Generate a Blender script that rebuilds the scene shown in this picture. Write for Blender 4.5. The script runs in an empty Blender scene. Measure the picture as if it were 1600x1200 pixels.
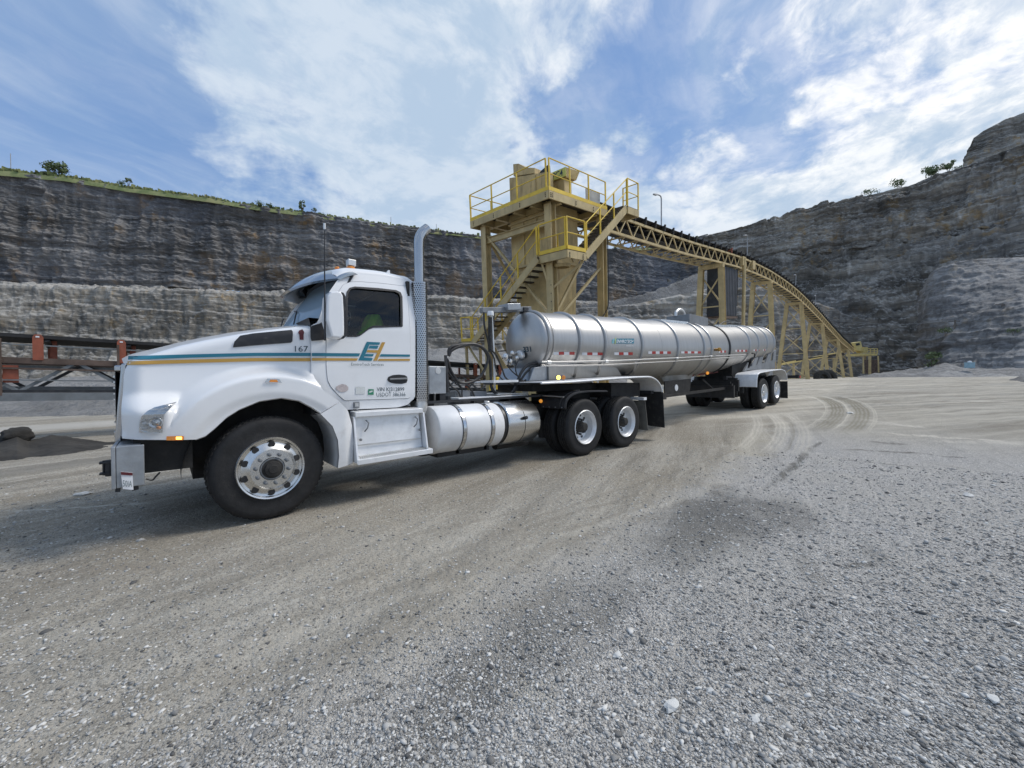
import bpy, bmesh, math
import numpy as np
from mathutils import Vector, Matrix
from mathutils.geometry import tessellate_polygon

# ------------------------------------------------------------------ camera, world, sun, exposure
SC = bpy.context.scene
COL = SC.collection
F = 619.644
CAM = np.array([-0.7918854, -5.7830518, 1.3853412])
CR = np.array([0.75428552, -0.65647769, -0.00950837])
CU = np.array([0.01340752, 0.00092248, 0.99990969])
CW = np.array([0.65640963, 0.75434488, -0.00949755])
cd = bpy.data.cameras.new('camera'); cam = bpy.data.objects.new('camera', cd); COL.objects.link(cam)
cd.sensor_width = 36; cd.lens = F / 1600 * 36; cd.clip_start = 0.05; cd.clip_end = 3000
cam.matrix_world = Matrix([[CR[i], CU[i], -CW[i], CAM[i]] for i in range(3)] + [[0, 0, 0, 1]])
SC.camera = cam
SC.view_settings.view_transform = 'Standard'; SC.view_settings.look = 'None'
SC.view_settings.gamma = 1; SC.view_settings.use_curve_mapping = False
SC.view_settings.exposure = 0.55
SUN_AZ = math.radians(-28)      # from +x towards -y (towards the viewer's right)
SUN_EL = math.radians(50)
sl = bpy.data.lights.new('sun', 'SUN'); sl.energy = 1.6; sl.angle = math.radians(18); sl.color = (1, .945, .87)
so = bpy.data.objects.new('sun', sl); COL.objects.link(so)
sd = Vector((math.cos(SUN_EL) * math.cos(SUN_AZ), math.cos(SUN_EL) * math.sin(SUN_AZ), math.sin(SUN_EL)))
so.rotation_euler = sd.to_track_quat('Z', 'Y').to_euler()

def ray(px, py): return CW + CR * (px - 800) / F - CU * (py - 600) / F
def dirv(px, py):
    d = ray(px, py); return d / np.linalg.norm(d)
def S(px, py, y):                       # pixel measured in the photo -> point on the upright plane at that y
    d = ray(px, py); t = (y - CAM[1]) / d[1]; p = CAM + t * d; return Vector(p)
def PZ(px, py, Z): return Vector(CAM + Z * ray(px, py))
def SF(px, py, yf):                     # ... on the curved panel y = yf(x, z)
    y = -1.05
    for _ in range(25):
        p = S(px, py, y); y = .5 * y + .5 * yf(p.x, p.z)
    p = S(px, py, y); return p

class NT:                               # tiny node helper
    def __init__(s, tree): s.t = tree; s.n = tree.nodes; s.l = tree.links
    def new(s, typ, **kw):
        n = s.n.new(typ)
        for k, v in kw.items():
            if k.startswith('i_'):
                key = k[2:]; key = int(key) if key.isdigit() else key.replace('_', ' ')
                s.put(n.inputs[key], v)
            else: setattr(n, k, v)
        return n
    def put(s, inp, v):
        if isinstance(v, bpy.types.NodeSocket): s.l.new(v, inp)
        elif v is not None:
            if hasattr(inp.default_value, '__len__') and isinstance(v, (tuple, list)) and len(v) == 3 and len(inp.default_value) == 4: v = (*v, 1)
            inp.default_value = v
    def math(s, op, a, b=None, c=None, clamp=False):
        n = s.n.new('ShaderNodeMath'); n.operation = op; n.use_clamp = clamp
        for i, v in enumerate((a, b, c)):
            if v is not None: s.put(n.inputs[i], v)
        return n.outputs[0]
    def vmath(s, op, a, b=None, out=0):
        n = s.n.new('ShaderNodeVectorMath'); n.operation = op
        s.put(n.inputs[0], a)
        if b is not None: s.put(n.inputs[1], b)
        return n.outputs[out]
    def mix(s, fac, a, b, blend='MIX'):
        n = s.n.new('ShaderNodeMix'); n.data_type = 'RGBA'; n.blend_type = blend
        s.put(n.inputs[0], fac); s.put(n.inputs[6], a); s.put(n.inputs[7], b); return n.outputs[2]
    def noise(s, vec, scale, detail=4, rough=.55, dist=0, lac=2.0):
        n = s.new('ShaderNodeTexNoise'); s.put(n.inputs['Vector'], vec); s.put(n.inputs['Scale'], scale)
        s.put(n.inputs['Detail'], detail); s.put(n.inputs['Roughness'], rough); s.put(n.inputs['Distortion'], dist)
        s.put(n.inputs['Lacunarity'], lac); return n.outputs[0]
    def smooth(s, v, a, b, lo=0., hi=1.):
        n = s.n.new('ShaderNodeMapRange'); n.interpolation_type = 'SMOOTHSTEP'
        for i, q in enumerate((v, a, b, lo, hi)): s.put(n.inputs[i], q)
        return n.outputs[0]
    def scale(s, vec, sc): return s.vmath('MULTIPLY', vec, sc)

# ---- sky: Nishita + a procedural cloud layer laid out over the whole dome
wd = bpy.data.worlds.new('World'); SC.world = wd; wd.use_nodes = True
w = NT(wd.node_tree); w.n.clear()
sky = w.new('ShaderNodeTexSky'); sky.sky_type = 'NISHITA'; sky.sun_disc = False
sky.sun_elevation = SUN_EL; sky.sun_rotation = math.pi / 2 - SUN_AZ
sky.air_density = 1.0; sky.dust_density = .6; sky.ozone_density = 2.2; sky.altitude = 200
tc = w.new('ShaderNodeTexCoord').outputs['Generated']
sep = w.new('ShaderNodeSeparateXYZ'); w.put(sep.inputs[0], tc)
dz = w.math('ADD', w.math('MAXIMUM', sep.outputs[2], 0.0), .16)
px_ = w.math('DIVIDE', sep.outputs[0], dz); py_ = w.math('DIVIDE', sep.outputs[1], dz)
cv = w.new('ShaderNodeCombineXYZ'); w.put(cv.inputs[0], px_); w.put(cv.inputs[1], py_)
P0 = cv.outputs[0]
P1 = w.vmath('ADD', P0, w.scale(w.vmath('SUBTRACT', w.new('ShaderNodeTexNoise', i_Vector=P0, i_Scale=1.6, i_Detail=4.0).outputs[1], (.5, .5, .5)), (.34, .34, 0)))
puff = w.noise(P1, 3.1, 11, .60)
puff2 = w.noise(w.vmath('ADD', P1, (3.1, 1.7, 0)), 9.0, 8, .62)
big = w.noise(P0, .8, 5, .55)
rot = w.new('ShaderNodeVectorRotate', rotation_type='Z_AXIS', i_Angle=math.radians(-24)); w.put(rot.inputs['Vector'], P1)
veil = w.noise(w.scale(rot.outputs[0], (.55, 2.1, 1)), 1.3, 8, .58)
tcn = w.vmath('NORMALIZE', w.vmath('ADD', tc, w.scale(w.vmath('SUBTRACT', w.new('ShaderNodeTexNoise', i_Vector=tc, i_Scale=3.2, i_Detail=6.0, i_Roughness=.6).outputs[1], (.5, .5, .5)), (.62, .62, .5))))
def blob(px, py, cosw, soft, amp):      # a lobe of the cloud field round one compass direction
    d = dirv(px, py)
    dot = w.vmath('DOT_PRODUCT', tcn, tuple(d), out=1)
    return w.smooth(dot, math.cos(math.radians(cosw + soft)), math.cos(math.radians(max(cosw - soft, 0))), 0, amp)
dens = w.math('ADD', w.math('MULTIPLY', puff, .95), w.math('MULTIPLY', big, .45))
dens = w.math('ADD', dens, w.math('MULTIPLY', w.math('SUBTRACT', puff2, .5), .28))
for (bx, by, c_, s_, a_) in ((20, 60, 16, 14, -.26), (330, 270, 9, 9, -.12), (310, 90, 8, 8, .12), (420, 170, 8, 7, .10), (560, 260, 9, 8, .08), (100, 200, 12, 10, -.14), (470, 240, 5, 5, -.08), (905, 60, 7, 6, -.22), (960, 165, 6, 5, -.22), (1090, 165, 7, 5, -.18), (1240, 95, 6, 5, -.14), (1330, 215, 4, 4, -.10), (1500, 150, 4, 4, -.08),
                             (690, 130, 18, 13, .22), (780, 300, 12, 9, .12), (1420, 130, 18, 10, .13), (1150, 290, 11, 9, .12), (1010, 60, 5, 4, .10), (520, 60, 8, 8, .08), (230, 60, 6, 5, .10), (1500, 330, 10, 9, .10)):
    dens = w.math('ADD', dens, blob(bx, by, c_, s_, a_))
cov = w.smooth(dens, .47, .93)
veilc = w.smooth(veil, .33, .70, .03, .55)
cov = w.math('MAXIMUM', cov, veilc)
horizon = w.smooth(sep.outputs[2], .55, .05, 0, .55)
cov = w.math('MAXIMUM', cov, horizon)
sdot = w.vmath('DOT_PRODUCT', w.vmath('NORMALIZE', tc), tuple(sd), out=1)
sunny = w.smooth(sdot, .42, 1.0, 0, 1)
rim = w.noise(w.vmath('ADD', P1, (.10, -.04, 0)), 3.6, 11, .64)
rimv = w.smooth(w.math('ADD', w.math('MULTIPLY', rim, .7), w.math('MULTIPLY', puff2, .3)), .42, .585)
shade = w.math('MULTIPLY', rimv, w.math('ADD', .24, w.math('MULTIPLY', sunny, .66)))
shade = w.math('ADD', shade, w.math('MULTIPLY', sunny, .03))
edge = w.math('MULTIPLY', w.smooth(dens, .66, .82), w.smooth(dens, 1.0, .84)); shade = w.math('ADD', shade, w.math('MULTIPLY', edge, w.math('ADD', .06, w.math('MULTIPLY', sunny, .30))))
ccol = w.mix(w.math('MINIMUM', shade, 1.0), (.325, .415, .53), (.79, .785, .77))
skyc = w.scale(sky.outputs[0], (.085, .085, .085))
skyc = w.mix(.66, skyc, (.135, .25, .49))
fin = w.mix(cov, skyc, ccol)
bg = w.new('ShaderNodeBackground', i_Color=fin, i_Strength=1.0)
wo = w.new('ShaderNodeOutputWorld'); w.l.new(bg.outputs[0], wo.inputs[0])

# ------------------------------------------------------------------ materials
def material(name):
    m = bpy.data.materials.new(name); m.use_nodes = True; t = NT(m.node_tree); t.n.clear()
    b = t.new('ShaderNodeBsdfPrincipled'); o = t.new('ShaderNodeOutputMaterial'); t.l.new(b.outputs[0], o.inputs[0])
    return m, t, b
def M(name, col, rough=.5, metal=0., var=.12, vscale=3., bump=0., bscale=40., coat=0., dust=0., dustcol=(.33, .31, .28), lowdust=None, spec=.5, streak=0.):
    m, t, b = material(name)
    pos = t.new('ShaderNodeTexCoord').outputs['Object']
    n = t.noise(pos, vscale, 5, .6)
    k = t.smooth(n, .3, .7, 1 - var, 1 + var)
    c = t.scale(col, t.new('ShaderNodeCombineXYZ', i_0=k, i_1=k, i_2=k).outputs[0]) if var else None
    if c is None:
        rgb = t.new('ShaderNodeRGB'); rgb.outputs[0].default_value = (*col, 1); c = rgb.outputs[0]
    r = rough
    if dust or lowdust:
        n2 = t.noise(pos, vscale * 2.3, 7, .68)
        d = t.smooth(n2, .48, .78, 0, dust)
        if lowdust:
            sp = t.new('ShaderNodeSeparateXYZ'); t.put(sp.inputs[0], pos)
            g = t.smooth(sp.outputs[2], lowdust[1], lowdust[0], 0, lowdust[2])
            d = t.math('MAXIMUM', d, t.math('MULTIPLY', g, t.smooth(n2, .3, .62, .35, 1)))
        c = t.mix(d, c, dustcol); r = t.math('ADD', t.math('MULTIPLY', d, .6), rough, clamp=True)
    if streak:
        sk1 = t.noise(t.scale(pos, (7, 7, .45)), 1.0, 6, .65); sk2 = t.noise(pos, .9, 3, .5)
        c = t.mix(t.math('MULTIPLY', t.smooth(sk1, .52, .68), t.smooth(sk2, .38, .62, .15, streak)), c, (.17, .105, .05))
    t.put(b.inputs['Base Color'], c); t.put(b.inputs['Roughness'], r)
    b.inputs['Metallic'].default_value = metal; b.inputs['Coat Weight'].default_value = coat
    b.inputs['Coat Roughness'].default_value = .06; b.inputs['Specular IOR Level'].default_value = spec
    if bump:
        bn = t.new('ShaderNodeBump', i_Strength=bump, i_Distance=.02, i_Height=t.noise(pos, bscale, 5, .6)); t.l.new(bn.outputs[0], b.inputs['Normal'])
    return m
def glow(name, col, e):
    m, t, b = material(name); b.inputs['Base Color'].default_value = (*col, 1)
    b.inputs['Emission Color'].default_value = (*col, 1); b.inputs['Emission Strength'].default_value = e; b.inputs['Roughness'].default_value = .25; return m
def glass(name, tint=(.5, .6, .62), alpha=.35, rough=.03, dust=0.):
    m = bpy.data.materials.new(name); m.use_nodes = True; t = NT(m.node_tree); t.n.clear()
    tr = t.new('ShaderNodeBsdfTransparent', i_Color=(*tint, 1)); gl = t.new('ShaderNodeBsdfGlossy', i_Color=(1, 1, 1, 1), i_Roughness=rough)
    fr = t.new('ShaderNodeFresnel', i_IOR=1.5); mx = t.new('ShaderNodeMixShader')
    t.put(mx.inputs[0], t.math('ADD', fr.outputs[0], alpha, clamp=True)); t.l.new(tr.outputs[0], mx.inputs[1]); t.l.new(gl.outputs[0], mx.inputs[2])
    o = t.new('ShaderNodeOutputMaterial'); out = mx.outputs[0]
    if dust:                             # bluish diffuse mixed into the pane, standing for reflected sky
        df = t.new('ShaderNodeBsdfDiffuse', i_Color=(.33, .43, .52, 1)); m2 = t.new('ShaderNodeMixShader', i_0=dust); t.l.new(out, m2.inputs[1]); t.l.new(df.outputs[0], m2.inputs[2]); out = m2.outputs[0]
    t.l.new(out, o.inputs[0]); return m

paint = M('white_paint', (.80, .81, .82), .28, 0, .02, 1.2, coat=.5, dust=.08, lowdust=(.45, 1.45, .34))
paint_dirty = M('white_paint_dusty', (.74, .75, .76), .4, 0, .05, 2., dust=.35, lowdust=(.3, .9, .5))
blackp = M('black_plastic', (.018, .018, .02), .42, 0, .2, 4, dust=.12)
blackm = M('black_painted_steel', (.02, .021, .024), .5, .0, .3, 3, dust=.3, dustcol=(.16, .15, .14))
under = M('dusty_undercarriage', (.022, .021, .02), .8, 0, .4, 5, bump=.5, bscale=15, dust=.25, dustcol=(.09, .085, .075))
chrome = M('chrome', (.60, .61, .62), .12, 1., .04, 4, dust=.05)
alu = M('polished_aluminium', (.68, .68, .67), .27, 1., .07, 9, dust=.16, dustcol=(.4, .38, .35))
alud = M('dull_aluminium', (.66, .66, .65), .42, .85, .1, 6, dust=.35)
whiteal = M('white_weathered_aluminium', (.78, .79, .80), .38, .25, .06, 5, dust=.22, bump=.1, bscale=9)
greym = M('grey_painted_steel', (.20, .21, .22), .5, .2, .15, 4, dust=.3)
galv = M('galvanised_steel', (.36, .38, .40), .42, .7, .12, 7, dust=.25, bump=.15, bscale=20)
teal = M('teal_vinyl', (.018, .17, .24), .35, 0, .03, 4)
gold = M('gold_vinyl', (.50, .29, .06), .35, 0, .03, 4)
ink = M('dark_lettering', (.03, .06, .08), .5, 0, .05, 4)
inkg = M('grey_lettering', (.12, .17, .19), .5, 0, .05, 4)
red = M('red_reflective_tape', (.42, .03, .025), .4, 0, .1, 20)
wht = M('white_reflective_tape', (.75, .76, .78), .4, 0, .05, 20)
amber = glow('amber_lamp', (.95, .36, .04), .35)
ambero = M('amber_lens', (.75, .27, .05), .25, 0, .1, 30)
ambglow = glow('lit_amber_lamp', (1., .62, .12), 2.2)
redl = M('red_lens', (.55, .03, .02), .25, 0, .1, 30)
hoodsticker = M('dark_red_sticker', (.10, .012, .016), .5, 0, .2, 60)
stick1 = M('pale_sticker', (.50, .44, .43), .5, 0, .2, 60)
stick2 = M('silver_sticker', (.62, .64, .63), .5, 0, .1, 90)
green = M('green_sticker', (.03, .22, .12), .5, 0, .1, 30)
rubber = M('tyre_rubber', (.019, .019, .020), .66, 0, .25, 6, bump=.15, bscale=60, dust=.14, dustcol=(.11, .105, .095), spec=.3)
rubtread = M('dusty_tyre_tread', (.034, .033, .032), .85, 0, .3, 9, bump=.6, bscale=45, dust=.5, dustcol=(.12, .115, .10), spec=.2)
hose = M('black_hose', (.016, .016, .017), .45, 0, .2, 8, dust=.15)
flapm = M('black_rubber_flap', (.014, .015, .017), .6, 0, .2, 4, dust=.15)
flapg = M('dusty_rubber_flap', (.13, .125, .11), .85, 0, .25, 4, dust=.6, dustcol=(.24, .23, .2))
glassm = glass('side_glass', (.50, .56, .53), .0)
poltank = M('polished_tank_metal', (.62, .62, .61), .20, 1., .03, 3)
visorm = M('smoked_chrome', (.46, .465, .47), .14, 1., .05, 4)
windm = glass('windshield_glass', (.42, .50, .52), .22, dust=.62)  # the strong blue diffuse share is sky reflection put into the colour
lampg = glass('clear_lamp_glass', (.9, .92, .93), .12, .06)
interior = M('dark_cab_trim', (.020, .021, .022), .8, 0, .2, 5)
hivis = M('lime_safety_fabric', (.42, .80, .05), .8, 0, .15, 14, bump=.4, bscale=16)
tan = M('tan_painted_steel', (.50, .39, .195), .55, .0, .16, 1.6, streak=.4, dust=.26, dustcol=(.40, .36, .29), bump=.08, bscale=30)
tanp = M('tan_plate_weathered', (.53, .40, .185), .6, .0, .2, 1.1, streak=.75, dust=.5, dustcol=(.30, .25, .17), bump=.1, bscale=20)
yellow = M('safety_yellow_paint', (.74, .51, .05), .5, 0, .12, 2.4, dust=.3, dustcol=(.42, .36, .2))
grate = M('brown_steel_grating', (.075, .062, .048), .7, .3, .25, 8, dust=.3)
belt = M('conveyor_belt_rubber', (.018, .018, .019), .7, 0, .3, 3, dust=.25, dustcol=(.12, .115, .11))
orange = M('orange_idler_paint', (.27, .075, .04), .6, 0, .2, 5, dust=.35, dustcol=(.25, .17, .13))
rusty = M('rusty_brown_steel', (.12, .085, .068), .7, .2, .3, 3, dust=.4, dustcol=(.2, .17, .15), bump=.2)
steelg = M('blue_grey_steel', (.17, .185, .195), .55, .2, .2, 3, dust=.4, dustcol=(.22, .21, .2))
silom = M('dark_sheet_metal', (.05, .057, .07), .55, .3, .2, 1.5, dust=.2)
polem = M('grey_pole', (.34, .35, .36), .6, .2, .1, 3)
wood = M('weathered_wood', (.17, .15, .13), .85, 0, .25, 3, bump=.4, bscale=20)
signg = M('sign_green_yellow', (.60, .60, .16), .6, 0, .05, 8)
rockw = M('pale_rock', (.55, .55, .53), .85, 0, .15, 12, bump=.6, bscale=14)
bluebox = M('light_blue_plastic', (.30, .45, .52), .6, 0, .1, 5)

# brushed, streaked stainless of the tank
def tank_mat(name, base=(.45, .445, .435)):
    m, t, b = material(name)
    pos = t.new('ShaderNodeTexCoord').outputs['Object']
    streak = t.noise(t.scale(pos, (14, 1.2, 1.2)), 1.5, 6, .65)
    blot = t.noise(pos, 1.7, 6, .62)
    fine = t.noise(t.scale(pos, (70, 8, 8)), 3, 3, .6)
    sp = t.new('ShaderNodeSeparateXYZ'); t.put(sp.inputs[0], pos)
    low = t.smooth(t.math('SUBTRACT', sp.outputs[2], t.math('MULTIPLY', sp.outputs[0], .045)), 1.95, 1.25, 0, 1)
    grime_refl = t.math('MULTIPLY', low, t.smooth(blot, .25, .6, .5, 1))  # brown lower half: grime plus the ground's reflection put into the colour
    c = t.mix(t.smooth(streak, .35, .75, 0, .6), base, (.36, .36, .355))
    c = t.mix(t.math('MULTIPLY', grime_refl, .8), c, (.22, .195, .15))
    t.put(b.inputs['Base Color'], c)
    b.inputs['Metallic'].default_value = .82
    t.put(b.inputs['Roughness'], t.math('ADD', .30, t.math('ADD', t.math('MULTIPLY', streak, .16), t.math('MULTIPLY', grime_refl, .35))))
    t.put(b.inputs['Metallic'], t.math('SUBTRACT', .92, t.math('MULTIPLY', grime_refl, .45)))
    bn = t.new('ShaderNodeBump', i_Strength=.12, i_Distance=.02, i_Height=t.math('ADD', blot, t.math('MULTIPLY', fine, .15))); t.l.new(bn.outputs[0], b.inputs['Normal'])
    return m
steel = tank_mat('brushed_stainless_steel')

# ------------------------------------------------------------------ mesh helpers
class MB:
    def __init__(s): s.v = []; s.f = []
    def add(s, vs, fs):
        o = len(s.v); s.v += [tuple(float(c) for c in q) for q in vs]; s.f += [tuple(i + o for i in q) for q in fs]; return s
    def hexa(s, c8):
        return s.add(c8, [(0, 3, 2, 1), (4, 5, 6, 7), (0, 1, 5, 4), (1, 2, 6, 5), (2, 3, 7, 6), (3, 0, 4, 7)])
    def box(s, x0, x1, y0, y1, z0, z1):
        return s.hexa([(x0, y0, z0), (x1, y0, z0), (x1, y1, z0), (x0, y1, z0), (x0, y0, z1), (x1, y0, z1), (x1, y1, z1), (x0, y1, z1)])
    def beam(s, p, q, w_, h_, up=(0, 0, 1)):
        p = Vector(p); q = Vector(q); d = (q - p).normalized(); up = Vector(up)
        sd_ = d.cross(up)
        if sd_.length < 1e-3: sd_ = d.cross(Vector((1, 0, 0)))
        sd_.normalize(); u = sd_.cross(d).normalized(); a = sd_ * w_ / 2; b = u * h_ / 2
        return s.hexa([p - a - b, p + a - b, q + a - b, q - a - b, p - a + b, p + a + b, q + a + b, q - a + b])
    def ibeam(s, p, q, w_, h_, up=(0, 0, 1), t=.03):
        p = Vector(p); q = Vector(q); d = (q - p).normalized(); up = Vector(up)
        sd_ = d.cross(up)
        if sd_.length < 1e-3: sd_ = d.cross(Vector((1, 0, 0)))
        sd_.normalize(); u = sd_.cross(d).normalized()
        s.beam(p + u * (h_ / 2 - t / 2), q + u * (h_ / 2 - t / 2), w_, t, u)
        s.beam(p - u * (h_ / 2 - t / 2), q - u * (h_ / 2 - t / 2), w_, t, u)
        return s.beam(p, q, t, h_ - 2 * t - .004, u)
    def tube(s, path, r, n=10, caps=True):
        P = [Vector(a) for a in path]; rings = []; prev = None
        for i, p in enumerate(P):
            t = (P[min(i + 1, len(P) - 1)] - P[max(i - 1, 0)]).normalized()
            if prev is None:
                a = t.orthogonal().normalized()
            else:
                a = (prev - t * prev.dot(t)).normalized()
            prev = a; b = t.cross(a); rr = r[i] if isinstance(r, (list, tuple)) else r
            rings.append([p + (a * math.cos(k * 2 * math.pi / n) + b * math.sin(k * 2 * math.pi / n)) * rr for k in range(n)])
        vs = [v for g in rings for v in g]; fs = []
        for i in range(len(P) - 1):
            for k in range(n): fs.append((i * n + k, i * n + (k + 1) % n, (i + 1) * n + (k + 1) % n, (i + 1) * n + k))
        if caps: fs += [tuple(range(n))[::-1], tuple((len(P) - 1) * n + k for k in range(n))]
        return s.add(vs, fs)
    def lathe(s, prof, o, ax=(0, -1, 0), n=48, e1=None):      # prof: (along axis, radius)
        o = Vector(o); ax = Vector(ax).normalized(); a = ax.orthogonal().normalized() if e1 is None else Vector(e1); b = ax.cross(a)
        vs = []; fs = []; m = len(prof)
        for (h, r) in prof:
            for k in range(n):
                t = k * 2 * math.pi / n; vs.append(o + ax * h + (a * math.cos(t) + b * math.sin(t)) * r)
        for i in range(m - 1):
            for k in range(n): fs.append((i * n + k, i * n + (k + 1) % n, (i + 1) * n + (k + 1) % n, (i + 1) * n + k))
        return s.add(vs, fs)
    def disc(s, o, ax, r, n=16):
        o = Vector(o); ax = Vector(ax).normalized(); a = ax.orthogonal().normalized(); b = ax.cross(a)
        return s.add([o + (a * math.cos(k * 2 * math.pi / n) + b * math.sin(k * 2 * math.pi / n)) * r for k in range(n)], [tuple(range(n))])
    def cyl(s, p, q, r, n=16): return s.tube([p, q], r, n)
    def grid(s, G, closed=False):
        n = len(G); m = len(G[0]); vs = [p for row in G for p in row]; fs = []
        for i in range(n - 1):
            for j in range(m - (0 if closed else 1)): fs.append((i * m + j, i * m + (j + 1) % m, (i + 1) * m + (j + 1) % m, (i + 1) * m + j))
        return s.add(vs, fs)
    def prism(s, poly, vec):
        n = len(poly); v = Vector(vec); A = [Vector(p) for p in poly]
        vs = A + [p + v for p in A]; fs = [tuple(range(n))[::-1], tuple(range(n, 2 * n))]
        for k in range(n): fs.append((k, (k + 1) % n, n + (k + 1) % n, n + k))
        return s.add(vs, fs)
    def thick(s, G, vec):                # sheet grid given thickness
        v = Vector(vec); n = len(G); m = len(G[0])
        s.grid(G); s.grid([[Vector(p) + v for p in row][::-1] for row in G])
        edge = [Vector(p) for p in G[0]] + [Vector(G[i][-1]) for i in range(1, n)] + [Vector(p) for p in G[-1][::-1][1:]] + [Vector(G[i][0]) for i in range(n - 2, 0, -1)]
        k = len(edge); return s.add(edge + [p + v for p in edge], [(i, (i + 1) % k, k + (i + 1) % k, k + i) for i in range(k)])
    def mirrored(s):                     # same shape on the other side of y = 0
        r = MB(); r.v = [(a, -b, c) for a, b, c in s.v]; r.f = [tuple(reversed(q)) for q in s.f]; return r

def build(name, mb, mat, parent=None, label=None, kind=None, smooth=None, bevel=0, recalc=True, raw=False):
    me = bpy.data.meshes.new(name); v = mb.v
    if parent is not None and not raw:
        off = Vector(parent.get('_o', (0, 0, 0)))
        if off.length: v = [(a - off.x, b - off.y, c - off.z) for a, b, c in v]
    me.from_pydata(v, [], mb.f)
    if recalc:
        b = bmesh.new(); b.from_mesh(me); bmesh.ops.recalc_face_normals(b, faces=b.faces); b.to_mesh(me); b.free()
    me.materials.append(mat)
    o = bpy.data.objects.new(name, me); COL.objects.link(o)
    if parent is not None: o.parent = parent; o['_o'] = list(parent.get('_o', (0, 0, 0)))
    if label: o['label'] = label
    if kind: o['kind'] = kind
    if smooth is not None:
        me.shade_smooth(); me.set_sharp_from_angle(angle=math.radians(smooth))
    if bevel:
        md = o.modifiers.new('bevel', 'BEVEL'); md.width = bevel; md.segments = 2; md.limit_method = 'ANGLE'; md.angle_limit = math.radians(50)
    return o
def thing(name, label, cat, loc=(0, 0, 0), group=None, mat=None):
    o = bpy.data.objects.new(name, None); COL.objects.link(o); o.empty_display_size = .2
    if mat is not None: o.matrix_world = mat
    else: o.location = loc; o['_o'] = list(loc)
    o['label'] = label; o['category'] = cat
    if group: o['group'] = group
    return o
def tag(o, label, cat, group=None):
    o['label'] = label; o['category'] = cat
    if group: o['group'] = group
    return o
def resample(pts, n, dim=3):
    P = np.array([tuple(p) for p in pts], float); d = np.r_[0, np.cumsum(np.linalg.norm(np.diff(P, axis=0), axis=1))]
    t = np.linspace(0, d[-1], n); return np.stack([np.interp(t, d, P[:, k]) for k in range(P.shape[1])], 1)
def catmull(pts, n=8):
    P = [Vector(p) for p in pts]; P = [P[0] * 2 - P[1]] + P + [P[-1] * 2 - P[-2]]; out = []
    for i in range(1, len(P) - 2):
        a, b, c, d = P[i - 1:i + 3]
        for k in range(n):
            t = k / n; out.append(.5 * ((2 * b) + (c - a) * t + (2 * a - 5 * b + 4 * c - d) * t * t + (3 * b - a - 3 * c + d) * t ** 3))
    out.append(P[-2]); return out

# ---- numpy gradient noise
_rng = np.random.default_rng(7); _perm = _rng.permutation(256).astype(np.int64); _perm = np.r_[_perm, _perm, _perm]
_g = _rng.normal(size=(256, 3)); _g /= np.linalg.norm(_g, axis=1)[:, None]
def perlin(x, y, z=0.):
    x, y, z = np.broadcast_arrays(np.asarray(x, float), np.asarray(y, float), np.asarray(z, float))
    xi = np.floor(x).astype(np.int64); yi = np.floor(y).astype(np.int64); zi = np.floor(z).astype(np.int64)
    xf, yf, zf = x - xi, y - yi, z - zi; u, v, w_ = [t * t * t * (t * (t * 6 - 15) + 10) for t in (xf, yf, zf)]
    r = 0
    for a in (0, 1):
        for b in (0, 1):
            for c in (0, 1):
                h = _perm[(_perm[(_perm[(xi + a) & 255] + yi + b) & 255] + zi + c) & 255]; g = _g[h]
                dot = g[..., 0] * (xf - a) + g[..., 1] * (yf - b) + g[..., 2] * (zf - c)
                r = r + dot * (u if a else 1 - u) * (v if b else 1 - v) * (w_ if c else 1 - w_)
    return r
def fbm(x, y, z=0., o=4, lac=2., gain=.5):
    r = 0; a = 1; s = 1
    for _ in range(o): r = r + a * perlin(x * s, y * s, z * s if not np.isscalar(z) or z else 13.7 * s); a *= gain; s *= lac
    return r
def npmesh(name, V, Q, mat, smooth=True):
    me = bpy.data.meshes.new(name); V = np.asarray(V, np.float32); Q = np.asarray(Q, np.int32); k = Q.shape[1]
    me.vertices.add(len(V)); me.vertices.foreach_set('co', V.ravel()); me.loops.add(Q.size); me.loops.foreach_set('vertex_index', Q.ravel())
    me.polygons.add(len(Q)); me.polygons.foreach_set('loop_start', np.arange(0, Q.size, k, dtype=np.int32))
    if smooth: me.polygons.foreach_set('use_smooth', np.ones(len(Q), bool))
    me.update(calc_edges=True); me.materials.append(mat)
    o = bpy.data.objects.new(name, me); COL.objects.link(o); return o
def gridfaces(n, m, wrap=False):
    i = np.arange(n - 1)[:, None]; j = np.arange(m if wrap else m - 1)[None]; j2 = (j + 1) % m
    return np.stack([i * m + j, (i * m + j2) + 0 * i, (i + 1) * m + j2, (i + 1) * m + j], -1).reshape(-1, 4)

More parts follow.
